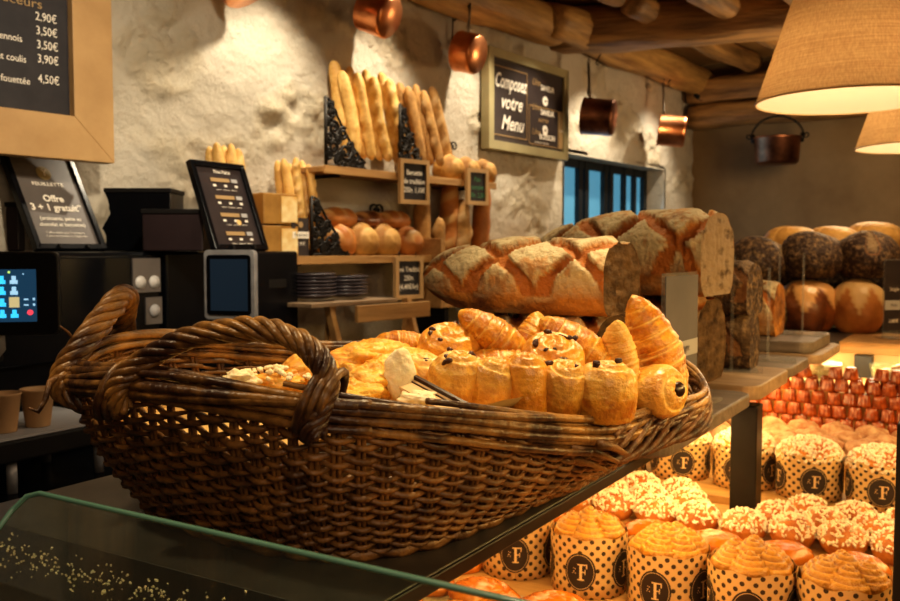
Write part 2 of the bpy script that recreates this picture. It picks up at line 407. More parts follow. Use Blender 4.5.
# back wall runs square off the stone wall
b = MB(); b.box(0, .1, -5.2, .1, 0, 3.0)
o = b.build('wall_back', M['plaster'], smooth=False); o.location = corner; o.rotation_euler = (0, 0, WR); struct(o)
b = MB(); b.box(S0, S1, -5.2, -5.1, 0, 3.0)
o = b.build('wall_right', M['plaster'], smooth=False); o.location = WO; o.rotation_euler = (0, 0, WR); struct(o)
b = MB(); b.box(S0-.1, S0, -5.2, .1, 0, 3.0)
o = b.build('wall_front', M['plaster'], smooth=False); o.location = WO; o.rotation_euler = (0, 0, WR); struct(o)
b = MB(); b.box(S0-.1, S1+.1, -5.2, .1, -.1, 0)
o = b.build('floor', M['floor'], smooth=False); o.location = WO; o.rotation_euler = (0, 0, WR); struct(o)
b = MB(); b.box(S0-.1, S1+.1, -5.2, .1, 2.85, 3.05)
o = b.build('ceiling', M['ceil'], smooth=False); o.location = WO; o.rotation_euler = (0, 0, WR); struct(o)

# window with dark frame, dusk blue panes
wr = thing('window_1', W(0, 0, 0), 'x', 'window', WR); del wr['label']; del wr['category']; struct(wr)
x0, x1, z0, z1 = WIN; yw = .16
fr = MB(); fr.box(x0, x1, yw-.03, yw+.03, z1-.06, z1); fr.box(x0, x1, yw-.03, yw+.03, z0, z0+.06)
muls = [x0+.05, x0+.08, x0+.44, x0+.52, x0+.78, x0+.86, x0+1.06, x0+1.22, x1-.04]
wid = [.05, .03, .05, .05, .05, .05, .03, .03, .05]
for m_, w_ in zip(muls, wid): fr.box(m_-w_/2, m_+w_/2, yw-.035, yw+.035, z0, z1)
fr.build('window_frame', M['winframe'], wr, smooth=False)
pn = MB(); pn.box(x0, x1, yw-.005, yw+.005, z0, z1); pn.build('pane', M['bluepane'], wr, smooth=False)
s2 = MB(); s2.box(x0, x1, .02, yw, 1.25, 1.28); s2.build('window_sill', M['stone'], wr, smooth=False)

# timbers
def log_beam(name, label, p0, p1, r, material, squash=1.0, seed=0, group=None, cat='beam'):
    p0 = Vector(p0); p1 = Vector(p1); L = (p1-p0).length; n = max(8, int(L/.08))
    b = MB(); d = (p1-p0).normalized(); sd = d.cross(Vector((0,0,1))).normalized()
    vs = []; k = 20
    for i in range(n+1):
        c = Vector((L*i/n, 0, 0))
        c += Vector((0, nz(i*.13, seed, 1)*.03, nz(i*.11, 4, seed)*.02))
        for j in range(k):
            a = 2*math.pi*j/k
            ca, sa = math.cos(a), math.sin(a)
            pw = .6 if squash < 1 else 1.0
            ca = math.copysign(abs(ca)**pw, ca); sa = math.copysign(abs(sa)**pw, sa)
            rr = r*(1+.14*nz(math.cos(a)*1.5+seed*3, math.sin(a)*1.5, i*.22) + .08*nz(math.cos(a)*4, math.sin(a)*4+seed, i*.5))
            if i in (0, n): rr *= .9
            vs.append(c+Vector((0, ca*rr, sa*rr)))
    fs = [(i*k+j, (i+1)*k+j, (i+1)*k+(j+1) % k, i*k+(j+1) % k) for i in range(n) for j in range(k)]
    fs += [tuple(range(k)), tuple(n*k+j for j in range(k))[::-1]]
    b.add(vs, fs)
    o = b.build(name, material); o.location = p0; o.rotation_euler = (0, -math.asin(d.z), math.atan2(d.y, d.x))
    if label: tag(o, label, cat, group)
    return o
log_beam('ceiling_log', 'round honey-coloured log along the stone wall top, above the chalk menu sign', W(-3.5, .09, 2.69), W(1.46, .09, 2.68), .10, M['log'], seed=1)
log_beam('ceiling_log', 'round log along the wall top above the blue window, lit by a spotlight', W(1.3, .14, 2.70), W(3.55, .12, 2.70), .10, M['log'], seed=4)
log_beam('cross_beam', 'thick squared oak beam crossing the ceiling beyond the menu sign', Vector((.50,5.13,2.725)), Vector((5.2,3.88,2.725)), .12, M['beam'], .6, seed=2)
log_beam('cross_beam', 'squared oak beam against the dim back wall, upper of two', W(3.44, .05, 2.62), W(3.44, 5.0, 2.62), .085, M['beam'], .6, seed=7)
log_beam('cross_beam', 'squared oak beam against the dim back wall, lower of two', W(3.48, .05, 2.45), W(3.48, 5.0, 2.45), .085, M['beam'], .6, seed=9)
for k_, off in enumerate([.50+.37*i for i in range(12)]):
    log_beam('ceiling_rafter', 'round oak rafter between the ceiling planks, near side of the cross beam', W(-3.4, off, 2.775), W(1.50-.33*(off-.1), off, 2.775), .070, M['beam'], seed=10+k_, group='near rafters')
    log_beam('ceiling_rafter', 'round oak rafter between the ceiling planks, beyond the cross beam', W(1.62-.33*(off-.1), off+.01, 2.765), W(3.42, off+.01, 2.765), .068, M['beam'], seed=20+k_, group='far rafters')
# smoke detector on lintel
s_, z_ = 3.3, 2.5
o = MB().lathe([(0,0),(.07,0),(.075,.02),(.06,.05),(0,.055)], 24).build('smoke_detector', M['black']); o.location = P(703, 93, 6.45); o.rotation_euler = (R(90), 0, R(-20)); tag(o, 'small round black detector fixed to the back wall beam', 'detector')
# shelf of the right-hand edge: dark curtain column
b = MB()
b.grid(lambda i, j: (i*.02, .03*math.sin(i*1.1), j*.3), 26, 9)
o = b.build('curtain', M['purple']); o.location = P(896, 250, 6.1); o.location.z = 0; o.rotation_euler = (0, 0, WR-R(90)); tag(o, 'dark curtain at the right end of the back wall', 'curtain')

# ================================================================== SIGNS ON THE WALL
# big price board
bs, bz = SZ(109, 164, .13)
pb = thing('price_board', W(bs, .13, bz), 'large black price board in a light oak frame, top left above the counter', 'sign', WR)
bw, bh = 1.5, .95
b = MB()
f = .062
def mitre(b, x0, x1, z0, z1, f, y0, y1):
    for pts in ([(x0,z0),(x1,z0),(x1-f,z0+f),(x0+f,z0+f)], [(x0,z1),(x0+f,z1-f),(x1-f,z1-f),(x1,z1)], [(x0,z0),(x0+f,z0+f),(x0+f,z1-f),(x0,z1)], [(x1,z0),(x1,z1),(x1-f,z1-f),(x1-f,z0+f)]):
        b.poly(pts, y0, y1)
    return b
fw = .125
mitre(b, -bw, 0, 0, bh, fw, -.03, .02).build('frame', M['frameoak'], pb, smooth=False, bevel=.002)
b = MB(); b.box(-bw+fw-.005, -fw+.005, -.005, .01, fw-.005, bh-fw); b.build('panel', M['chalk'], pb, smooth=False)
for t_, px_, py_ in (('2,90€',139,55),('3,50€',141,97),('3,50€',143,139),('3,90€',145,181),('4,50€',147,241)):
    s_, z_ = SZ(px_/3.004, py_/3.004, .138); text(pb, t_, .033, s_-bs, z_-bz-.010, -.008, sx=.82)
for t_, px_, py_ in (('viennois',78,122),('fruit et coulis',90,184),('crème fouettée',102,250),('C',4,296)):
    s_, z_ = SZ(px_/3.004, py_/3.004, .138); text(pb, t_, .027, s_-bs-.010, z_-bz-.006, -.008, align='RIGHT', sx=.9)
s_, z_ = SZ(12, 1, .138); text(pb, 'Douceurs', .036, s_-bs, z_-bz-.004, -.008, M['tan'], sx=1.2)
# bracket carrying the board off the wall
b = MB(); b.box(-1.4, -.1, .02, .13, .3, .34); b.box(-1.4, -.1, .02, .13, .7, .74); b.build('wall_bracket', M['blackm'], pb, smooth=False)

# Composez votre menu
ms = thing('menu_sign', W(.87, .045, 2.0), 'aubergine menu sign with script lettering in a pale gold frame, beside the window', 'sign', WR)
w_, h_ = .79, .5
mitre(MB(), 0, w_, 0, h_, .045, -.02, .03).build('frame', M['signframe'], ms, smooth=False, bevel=.002)
b = MB(); b.box(.04, w_-.04, -.005, .02, .04, h_-.04); b.build('panel', M['signdark'], ms, smooth=False)
b = MB()
def outline(b, x0, x1, z0, z1, t=.004, y=-.009):
    for a in ((x0,x1,z0,z0+t),(x0,x1,z1-t,z1),(x0,x0+t,z0,z1),(x1-t,x1,z0,z1)): b.box(a[0],a[1],y,y+.004,a[2],a[3])
outline(b, .055, .37, .075, .42); outline(b, .39, .70, .06, .265)
b.build('printed_border', M['tan'], ms, smooth=False)
for t_, z_, x_ in (('Composez', .315, .208), ('votre', .215, .215), ('Menu', .11, .225)):
    text(ms, t_, .102, x_, z_, -.01, shear=.35, sx=.9 if t_ != 'Composez' else .66, bold=.002)
for z_, t1, t2 in ((.355, 'Une', 'SAVEUR'), (.225, 'Une', 'SAVEUR'), (.095, 'Une', 'BOISSON')):
    text(ms, t1, .05, .455, z_+.018, -.01, M['tan'], shear=.4); text(ms, t2, .04, .575, z_, -.01, bold=.001)
text(ms, 'sucrée', .04, .53, .185, -.01, M['tan'], shear=.4)
text(ms, 'au choix à emporter', .018, .52, .07, -.01)
for z_ in (.30, .145):
    b = MB(); b.lathe([(0,0),(.026,0),(.026,.004),(0,.004)], 24, mtx=Matrix.Translation((.55,-.008,z_)) @ Matrix.Rotation(R(90),4,'X')); b.build('printed_disc', M['cream'], ms, smooth=False)
    b = MB(); b.box(.541,.559,-.015,-.0125,z_-.002,z_+.002); b.box(.548,.552,-.015,-.0125,z_-.009,z_+.009); b.build('printed_plus', M['signdark'], ms, smooth=False)
b = MB(); b.box(.705, .745, -.009, -.005, .06, .265); b.build('printed_band', M['tan'], ms, smooth=False)
text(ms, '4,90', .022, .725, .15, -.011)

M['carton'] = mat('golden_carton', (.30,.15,.03), (.48,.26,.06), 9, rough=.5)
# ================================================================== WALL SHELVES
def wall_shelf(label, s0, s1, z, depth, th=.022):
    t = thing('wall_shelf', W(s0, 0, z), label, 'shelf', WR)
    b = MB(); b.box(0, s1-s0, -depth, .03, -th, 0); b.build('board', M['shelf'], t, smooth=False, bevel=.003)
    b = MB(); b.box(0, s1-s0, -depth-.008, -depth, -th-.006, .003); b.build('front_edging', M['shelf'], t, smooth=False, bevel=.002)
    for x in (.12, s1-s0-.12):
        b = MB(); b.box(x-.008, x+.008, -depth*.8, .0, -th-.012, -th)
        b.build('bracket', M['iron'], t)
    return t
USH = wall_shelf('upper oak wall shelf carrying the standing baguettes', SZ(325,160,.18)[0], SZ(497,172,.18)[0], 1.815, .17)
LSH = wall_shelf('lower oak wall shelf carrying the round loaves', SZ(284,255,.19)[0], SZ(434,256,.19)[0], 1.475, .18)

def spiral_pts(cx, cz, r, turns, a0, sgn=1, n=20):
    return [(cx+r*(1-i/n*.8)*math.cos(a0+sgn*turns*2*math.pi*i/n), 0, cz+r*(1-i/n*.8)*math.sin(a0+sgn*turns*2*math.pi*i/n)) for i in range(n+1)]
def scroll_end(label, s, off, z, h, w, rot=0):
    """wrought iron scroll divider: tall at one side, tapering with curls"""
    t = thing('iron_scroll_divider', W(s, off, z), label, 'divider', WR+rot)
    b = MB()
    b.tube([(0,0,0),(0,0,h)], .007, 6); b.tube([(0,0,.006),(w,0,.006)], .006, 6)
    b.tube([(.0,0,h)]+[(w*k/8, 0, h*(1-k/8)**1.35+.03) for k in range(1, 9)], .005, 6)
    for (fx, fz, r, a, sg) in ((.16,.78,.055,0,1),(.2,.56,.075,2,-1),(.42,.50,.07,1,1),(.18,.28,.085,3,1),(.48,.24,.085,0,-1),(.74,.20,.065,2,1),(.30,.10,.05,1,1),(.62,.07,.045,2,-1),(.88,.08,.04,4,1),(.10,.66,.05,2,1),(.08,.42,.06,0,-1),(.30,.40,.05,3,-1),(.36,.18,.05,5,-1),(.60,.34,.05,1,-1),(.08,.18,.06,1,1),(.50,.08,.05,3,1),(.76,.06,.05,0,-1),(.12,.90,.04,1,-1)):
        b.tube(spiral_pts(fx*w, fz*h, r*h*1.5, 1.6, a, sg), .0068, 6)
    b.build('scrollwork', M['iron'], t); return t

def baguette_mesh(L=.55, r=.032, seed=0, name='crust', material=None, slashes=5, bend=.0):
    nu, nv = 56, 16
    def fn(i, j):
        u = i/(nu-1); a = 2*math.pi*j/nv; x = (u-.5)*L
        pr = max(0, 1-abs(2*u-1)**7)**.5
        top = max(0, math.sin(a))
        sl = math.sin((u*slashes+.18*math.cos(a))*2*math.pi)
        m_ = smooth01(.1, .8, sl)*top
        rr = r*pr*(1+.13*sl*top+.06*nz(u*5+seed, math.cos(a), math.sin(a)))
        return (x, math.cos(a)*rr+bend*math.sin(u*math.pi)+.006*nz(u*3, seed, 0), math.sin(a)*rr*.9+.005*nz(u*3, 5, seed), m_*.9)
    return MB().grid(fn, nu, nv, cv=True).mesh(name, material or M['baguette'])
BG = [baguette_mesh(.56, .033, 1), baguette_mesh(.53, .030, 2, bend=.012), baguette_mesh(.58, .034, 3, bend=-.01), baguette_mesh(.50, .033, 4)]
BGD = [baguette_mesh(.45, .040, 5, material=M['baguetted'], slashes=4), baguette_mesh(.42, .042, 6, material=M['baguetted'], slashes=4, bend=.01)]
def stand_up(me, s, off, z, L, lean_s=0, lean_n=0, spin=0, name='baguette', label='', cat='bread', group=None, scale=1):
    """stand a stick (local x) up on shelf; lean along wall and into the room"""
    d = (WE*math.tan(R(lean_s)) + WN*math.tan(R(lean_n)) + Vector((0,0,1))).normalized()
    o = bpy.data.objects.new(name, me); COL.objects.link(o)
    q = d.to_track_quat('X', 'Z') @ Euler((spin, 0, 0)).to_quaternion()
    o.rotation_mode = 'XYZ'; o.rotation_euler = q.to_euler()
    o.location = W(s, off, z) + d*(L*scale/2) ; o.scale = (scale,)*3
    tag(o, label, cat, group); return o
# upper shelf: white baguettes leaning together
def stick_px(me, L, r, bot, top, off_b, off_t, width, spin, name, label, group=None):
    s0, z0 = SZ(*bot, off_b); s1, z1 = SZ(*top, off_t)
    p0 = W(s0, off_b, z0); p1 = W(s1, off_t, z1); d = p1-p0
    o = bpy.data.objects.new(name, me); COL.objects.link(o)
    o.rotation_euler = (d.to_track_quat('X', 'Z') @ Euler((spin, 0, 0)).to_quaternion()).to_euler()
    o.location = (p0+p1)/2; k = width/(2*r); o.scale = (d.length/L, k, k); tag(o, label, 'bread', group); return o
BGL = (.56,.53,.58,.50); BGR = (.033,.030,.034,.033)
for k_ in range(8):
    lab = 'golden baguette standing in the row of eight on the upper wall shelf'
    ob = .125 if k_ % 2 else .085
    stick_px(BG[k_ % 4], BGL[k_ % 4], BGR[k_ % 4], (348+8.2*k_, 157.5+.9*k_), (333+7.9*k_, (60,70,66,72,69,76,72,78)[k_]), ob, ob-.03, (.056 if k_ == 0 else .052), 1.2+k_*.5, 'baguette',
             'pale baguette with a bulging rounded tip, leftmost on the upper wall shelf' if k_ == 0 else lab, 'golden baguettes on the upper shelf' if k_ else None)
for k_ in range(5):
    ob = .125 if k_ % 2 else .085
    stick_px(BGD[k_ % 2], (.45,.42)[k_ % 2], (.040,.042)[k_ % 2], (413+9.5*k_, 164+.8*k_), (399+8*k_, (82,86,84,90,86)[k_]), ob, ob-.03, .050, 1.0+k_*.7, 'baguette',
             'brown rustic baguette leaning right of the golden baguettes on the upper shelf', 'rustic baguettes on the upper shelf')
scroll_end('black scrolled iron divider at the left end of the upper shelf', SZ(326,158,.16)[0], .16, 1.815, .26, .22)
scroll_end('black scrolled iron divider between golden and rustic baguettes on the upper shelf', SZ(400,160,.16)[0], .16, 1.815, .29, .17)

def loaf_mesh(L=.2, W_=.12, H=.1, seed=0, material=None, slashes=3, name='crust'):
    nu, nv = 40, 24
    def fn(i, j):
        u = i/(nu-1); a = 2*math.pi*j/nv; x = (u-.5)*L
        pr = max(0, 1-abs(2*u-1)**2.6)**.5
        sa = math.sin(a); top = max(0, sa)
        sl = math.sin((u*slashes+.15*math.cos(a))*2*math.pi); m_ = smooth01(.2, .9, sl)*top
        k = 1+.08*sl*top+.08*nz(u*3+seed, math.cos(a)*1.2, sa*1.2)
        z = sa*H/2*pr*k; z = max(z, -H*.36)
        return (x, math.cos(a)*W_/2*pr*k, z+H*.36, m_)
    return MB().grid(fn, nu, nv, cv=True).mesh(name, material or M['crusto'])
def place(me, name, loc, label, cat, rz=0, rx=0, ry=0, group=None, scale=1):
    o = bpy.data.objects.new(name, me); COL.objects.link(o); o.location = loc; o.rotation_euler = (rx, ry, rz)
    o.scale = scale if isinstance(scale, tuple) else (scale,)*3
    return tag(o, label, cat, group)
LOAFR = loaf_mesh(.19, .13, .115, 3, M['crustp'], 3)
LOAFB = loaf_mesh(.20, .13, .11, 8, M['crusto'], 3)
LOAFD = loaf_mesh(.17, .12, .10, 12, M['crustb'], 2)
for k_, (px_, l_) in enumerate(((450,'first pale oval loaf after the baguettes on the upper shelf'),(466,'middle pale oval loaf at the right of the upper shelf'),(483,'last pale oval loaf at the right end of the upper shelf'))):
    s_, _ = SZ(px_, 155, .1); place(LOAFR, 'oval_loaf', W(s_, .09, 1.817), l_, 'bread', rz=WR+R(80), group=None, scale=(.85,1,1.15))
M_unused = 0
# wrought finial behind those loaves
b = MB(); b.tube([(0,0,0),(0,0,.19)], .005, 6); b.tube(spiral_pts(-.02,.17,.025,1.2,0), .004, 6); b.tube(spiral_pts(.02,.17,.025,1.2,math.pi,-1), .004, 6)
s_, _ = SZ(455, 150, .05); o = b.build('iron_finial', M['iron']); o.location = W(s_, .03, 1.817); o.rotation_euler = (0,0,WR); tag(o, 'black iron finial rising behind the loaves on the upper shelf', 'finial')

# lower shelf
for k_, (px_, py_, off, me, l_, rz) in enumerate((
    (340,250,.12,LOAFB,'scored brown loaf at the front left of the lower shelf, beside the scrollwork',20),
    (362,250,.12,LOAFR,'scored pale loaf at the front middle of the lower shelf',75),
    (384,250,.12,LOAFR,'scored pale loaf right of the middle on the lower shelf',80),
    (407,250,.12,LOAFB,'scored brown loaf at the front right of the lower shelf',70))):
    s_, _ = SZ(px_, py_, off); place(me, 'scored_loaf', W(s_, .105, 1.477), l_, 'bread', rz=WR+R(rz), scale=(.95,1.1,1.3))
for (px_, l_, me) in ((345,'long golden loaf lying on top of the lower shelf pile, left',LOAFB),(375,'dark loaf lying on top of the lower shelf pile, middle',LOAFD),(400,'small brown loaf on top of the lower shelf pile, right',LOAFB)):
    s_, _ = SZ(px_, 215, .12); place(me, 'top_loaf', W(s_, .08, 1.477+.115), l_, 'bread', rz=WR+R(8), scale=(1.15,.8,.8))
scroll_end('black scrolled iron divider at the left of the loaves on the lower shelf', SZ(312,250,.17)[0], .17, 1.477, .22, .2)
s_, _ = SZ(380, 196, .05)
b = MB(); b.tube([(0,0,0),(0,0,.2)], .005, 6); b.tube(spiral_pts(-.02,.19,.03,1.2,0), .005, 6); b.tube(spiral_pts(.02,.19,.03,1.2,math.pi,-1), .005, 6)
o = b.build('iron_finial', M['iron']); o.location = W(s_, .03, 1.477); o.rotation_euler = (0,0,WR); tag(o, 'black iron finial rising behind the loaves on the lower shelf', 'finial')
# paper box stack and card at its left end
s_, _ = SZ(272, 250, .1)
for k_, (z_, l_) in enumerate(((1.477,'lower golden kraft box at the left end of the lower shelf'),(1.477+.115,'upper golden kraft box, stacked at the left end of the lower shelf'))):
    t = thing('kraft_box', W(s_, .10, z_), l_, 'box', WR+R(-8))
    b = MB(); b.box(-.075,.075,-.06,.06,0,.11); b.build('carton', M['carton'], t, smooth=False, bevel=.004)
    b = MB(); b.box(-.0,.068,-.063,-.06,.008,.10); b.build('window_film', M['goldcake'], t, smooth=False)
s_, _ = SZ(301, 250, .17)
t = thing('price_card', W(s_, .165, 1.477), 'small dark product card standing in front of the breadsticks on the lower shelf', 'sign', WR)
b = MB(); b.box(-.042,.042,-.003,.003,0,.14); b.build('card', M['signdark'], t, smooth=False)
b = MB(); b.box(-.040,.040,-.006,-.004,.065,.09); b.build('printed_band', M['cream'], t, smooth=False)
b = MB(); b.lathe([(0,0),(.011,0),(.011,.002),(0,.002)], 20, mtx=Matrix.Translation((0,-.004,.115)) @ Matrix.Rotation(R(90),4,'X')); b.build('printed_dot', M['tan'], t, smooth=False)
text(t, 'Financiers', .016, 0, .073, -.008, M['signdark']); text(t, '2,90€', .018, 0, .04, -.006)
# breadsticks bundles
STK = [baguette_mesh(.36, .020, 9, slashes=7), baguette_mesh(.34, .018, 10, slashes=8, bend=.008)]
for k_ in range(6):
    ob = .10 if k_ % 2 else .06
    stick_px(STK[k_ % 2], (.36,.34)[k_ % 2], (.020,.018)[k_ % 2], (288+6.2*k_, 252), (277+6.2*k_, (160,158,163,157,160,164)[k_]), ob, ob-.02, .038, k_*1.3, 'breadstick', 'twisted breadstick standing behind the kraft boxes on the lower shelf', 'breadsticks behind the kraft boxes')
# tall bundle behind the second counter frame, in a stand on the machine line
sB, _ = SZ(228, 250, .1)
t = thing('breadstick_pot', W(sB, .14, 1.40), 'dark pot holding long breadsticks behind the leaning price frame', 'pot', WR)
MB().lathe([(.05,0),(.065,.01),(.08,.16),(.078,.16),(.06,.015),(0,.012)], 24).build('pot_body', M['blackm'], t)
b = MB(); b.box(-.14,.14,-.1,.11,-.03,-.001); b.box(-.12,-.10,-.04,.11,-.2,-.03); b.box(.10,.12,-.04,.11,-.2,-.03); b.build('wall_bracket', M['blackm'], t, smooth=False)
for k_ in range(5):
    ob = .13 if k_ % 2 else .10
    stick_px(BG[k_ % 4], BGL[k_ % 4], BGR[k_ % 4], (222+6.5*k_, 262), (209+7.2*k_, (146,142,145,143,148)[k_]), ob, ob-.02, .042, k_*1.1, 'baguette', 'thin baguette standing in the dark pot behind the leaning price frame', 'baguettes in the dark pot')
# baskets right of shelves: standing dark baguettes on a lower stand
sR, _ = SZ(452, 250, .15)
t = thing('bread_rack', W(.40, .02, 1.25), 'dark wooden bread rack below the upper shelf, holding brown baguettes', 'rack', WR)
b = MB(); b.box(-.13,.48,-.22,0,0,.03); b.box(-.13,.48,-.22,-.2,.03,.13); b.box(-.15,-.13,-.22,0,0,.3); b.box(.48,.5,-.22,0,0,.3); b.build('crate', M['shelf'], t, smooth=False, bevel=.002)
b = MB(); b.box(-.10,-.07,-.2,0,-1.25,0); b.box(.42,.45,-.2,0,-1.25,0); b.build('legs_panel', M['blackm'], t, smooth=False)
RG = baguette_mesh(.50, .040, 15, material=M['crusto'], slashes=5)
for k_ in range(7):
    s_ = .30+.072*k_+(.03 if k_ > 1 else 0)
    stand_up((BGD+[RG])[k_ % 3], s_, .09+.03*(k_ % 2), 1.285, (.45,.42,.50)[k_ % 3], -2+1.5*(k_ % 3), 3, spin=k_*.9, label='brown crusty baguette standing in the rack between the small wall signs', group='brown baguettes in the rack', scale=(1,.86,1.08)[k_ % 3])
for k_, (px_, l_) in enumerate(((500,'small roll stacked at the left on the ledge right of the rack'),(514,'small roll at the middle of the ledge right of the rack'),(527,'small roll at the right of the ledge right of the rack'))):
    s_, _ = SZ(px_, 244, .1); place(LOAFB, 'bread_roll', W(s_, .1, 1.47), l_, 'bread', rz=WR+R(60), scale=.7)
b = MB(); b.box(-.02,.5,-.2,-.01,-.03,0); b.box(0,.02,-.18,0,-1.46,-.03); b.box(.4,.42,-.18,0,-1.46,-.03); o = b.build('side_ledge', M['shelf'], smooth=False); o.location = W(.95, 0, 1.468); o.rotation_euler = (0,0,WR); tag(o, 'narrow ledge with small rolls below the menu sign', 'shelf')

# small framed chalk signs
def small_sign(name_label, pxc, pyc, off, w, h, lines, ink, tw=.6):
    s_, z_ = SZ(pxc, pyc, off)
    t = thing('hanging_price_sign', W(s_, off, z_), name_label, 'sign', WR+R(-8))
    mitre(MB(), -w/2, w/2, -h/2, h/2, .018, -.012, .006).build('frame', M['frameoak'], t, smooth=False)
    b = MB(); b.box(-w/2+.015, w/2-.015, -.004, .004, -h/2+.015, h/2-.015); b.build('slate', M['chalk'], t, smooth=False)
    for k, l in enumerate(lines): text(t, l, .03, 0, h*.18-.036*k-.005, -.006, ink, sx=.85, bold=.0006)
    for x in (-w*.3, w*.3):
        b = MB(); b.tube([(x, .002, h/2-.002), (x, .004, h/2+.02)], .0015, 5); b.build('hook', M['iron'], t)
    return t
small_sign('framed chalk sign reading Baguette de tradition, hanging from the upper shelf', 413.5, 182, .20, .165, .185, ('Baguette', 'de tradition', '250g. 1,10€'), M['cream'])
small_sign('framed chalk sign with green writing, hanging from the upper shelf\'s right end', 476.5, 187, .20, .14, .165, ('Pain', 'complet', '400g. 2,30€'), M['greenink'])
small_sign('framed chalk sign reading Pavé Tradition, hanging from the lower shelf', 408, 278, .21, .155, .175, ('Pavé Tradition', '250g.', '(4,40€/kg)'), M['cream'])

# plates and the crate stand
ply = MB().lathe([(0,0),(.05,.0),(.085,.012),(.085,.016),(.05,.006),(0,.005)], 32).mesh('plate', M['dark_plate'])
sS, zS = SZ(325, 300, .2)
st_s, st_z = SZ(378, 345, .25)
t = thing('display_stand', W(-.33, .24, 1.10), 'stepped pine display stand with an angled side frame, below the lower shelf', 'stand', WR)
b = MB(); b.box(-.30,.16,-.11,.02,.20,.215); b.build('top_shelf', M['board'], t, smooth=False, bevel=.002)
b = MB(); b.box(-.12,.30,-.16,-.145,.14,.20); b.build('upper_rail', M['shelf'], t, smooth=False, bevel=.002)
b = MB(); b.box(-.12,.33,-.20,.02,-.06,-.045); b.box(-.12,.33,-.20,-.185,-.06,.01); b.box(-.12,.33,.0,.02,-.06,.02); b.build('lower_tray', M['shelf'], t, smooth=False, bevel=.002)
for x in (-.13, .31):
    b = MB(); m_ = Matrix.Translation((x, -.12, -.10)) @ Matrix.Rotation(R(-10), 4, 'X') @ Matrix.Rotation(R(-8), 4, 'Y'); b.box(-.012,.012,-.015,.015,-.3,.32, m_); b.build('leg', M['shelf'], t, smooth=False, bevel=.002)
    b = MB(); m_ = Matrix.Translation((x, .0, -.10)) @ Matrix.Rotation(R(8), 4, 'X'); b.box(-.012,.012,-.012,.012,-.3,.30, m_); b.build('leg', M['shelf'], t, smooth=False, bevel=.002)
for (px_, l_, n_) in ((313,'left stack',7),(345,'right stack',6)):
    s_, _ = SZ(px_, 285, .22)
    for k in range(n_):
        place(ply, 'dark_plate', W(s_+.003*math.sin(k*3), .22, 1.325+.0125*k), 'dark stoneware plate in the %s under the lower shelf' % l_, 'plate', group='plates in the %s' % l_)
# base cabinet below the stand
b = MB(); b.box(-.45,.20,-.42,-.01,0,.78); b.box(-.46,.21,-.43,-.01,.78,.80)
o = b.build('low_cabinet', M['blackm'], smooth=False); o.location = W(0,.0,0); o.rotation_euler = (0,0,WR); tag(o, 'low black cabinet against the stone wall under the display stand', 'cabinet')

# ================================================================== COPPER PANS
def pan(label, centre, axis, up, R_=.09, H=.11, hl=.22, mk='copper', two=False, name='copper_saucepan', hook=None):
    """axis: direction the base faces; up: direction of handle"""
    axis = Vector(axis).normalized(); up = Vector(up); up = (up-axis*up.dot(axis)).normalized(); y = (-axis).cross(up)
    m3 = Matrix((up, y, -axis)).transposed()   # columns: local x=up, y, z=-axis
    t = thing(name, centre, label, 'pan', rot=m3.to_euler())
    h = H/2
    MB().lathe([(0,-h),(R_*.9,-h),(R_*.98,-h+.008),(R_,-h+.02),(R_,h-.004),(R_*1.04,h),(R_*1.03,h+.004),(R_*.97,h),(R_*.96,-h+.02),(R_*.9,-h+.006),(0,-h+.005)], 40).build('pan_body', M[mk], t)
    b = MB()
    for yy in ((-.018,.018) if two else (0,)):
        b.tube([(R_*.98, yy*1.4, h-.03),(R_+.02, yy*1.6, h-.015),(R_+.06, yy, h-.01),(R_+hl, yy*.35, h+.012)], [.009,.008,.006,.006], 8)
    b.tube([(R_+hl+.014+.016*math.cos(a), .016*math.sin(a), h+.012) for a in [2*math.pi*k/14 for k in range(14)]], .004, 6, closed=True)
    b.build('handle', M['steel'], t)
    b = MB()
    for yy in (-.015, 0, .015): b.lathe([(0,0),(.006,.001),(.004,.005),(0,.006)], 10, mtx=Matrix.Translation((R_, yy, h-.03)) @ Matrix.Rotation(R(90),4,'Y'))
    b.build('rivets', M['steel'], t)
    return t
def hook(p, q, label):
    b = MB(); p = Vector(p); q = Vector(q)
    b.tube([p, p+(q-p)*.5, q, q+Vector((0,0,-.015))+WN*.01, q+WN*.02], .004, 6); o = b.build('iron_hook', M['iron']); tag(o, label, 'hook'); return o
up = Vector((0,0,1))
def wp3(px, py, off): return WP(px, py, off)
base_dir = (WN*.55+WE*.62+Vector((0,0,-.28)))
pan('copper saucepan whose underside just shows at the top edge, left', wp3(243,-22,.14), WN*.5+WE*.3+up*-.9, up, .10,.11,.2)
pan('copper saucepan hanging above the standing baguettes', wp3(379,14,.17), WN*.9+WE*.2-up*.42, up, .085,.12,.2)
pan('small bright copper saucepan hanging left of the menu sign', wp3(469,53,.15), WN*.9+WE*.12-up*.25, up, .090,.10,.17)
pan('dark copper saucepan hanging by a double handle right of the menu sign', wp3(599,117,.22), WE*.30+WN*.95-up*.12, up, .10,.17,.19,'copperd',True)
pan('copper saucepan hanging in front of the window\'s right upper corner', wp3(672,131,.2), WE*.42+WN*.9-up*.12, up, .10,.17,.2,'copper',True)
hook(W(-.72,.0,2.72), W(-.72,.10,2.68), 'iron hook holding the saucepan at the top edge, left')
hook(WP(352,-20,.0), WP(366,-28,.15), 'iron hook holding the saucepan above the baguettes')
hook(WP(451,70,.0), WP(453,18,.03), 'slim iron hook on the stone beside the small bright saucepan')
hook(W(SZ(468,-5,.1)[0],.12,2.66), WP(467,4,.15), 'iron hook holding the small bright saucepan')
hook(W(SZ(597,50,.1)[0],.14,2.66), WP(596,63,.2), 'iron hook holding the dark double-handled saucepan')
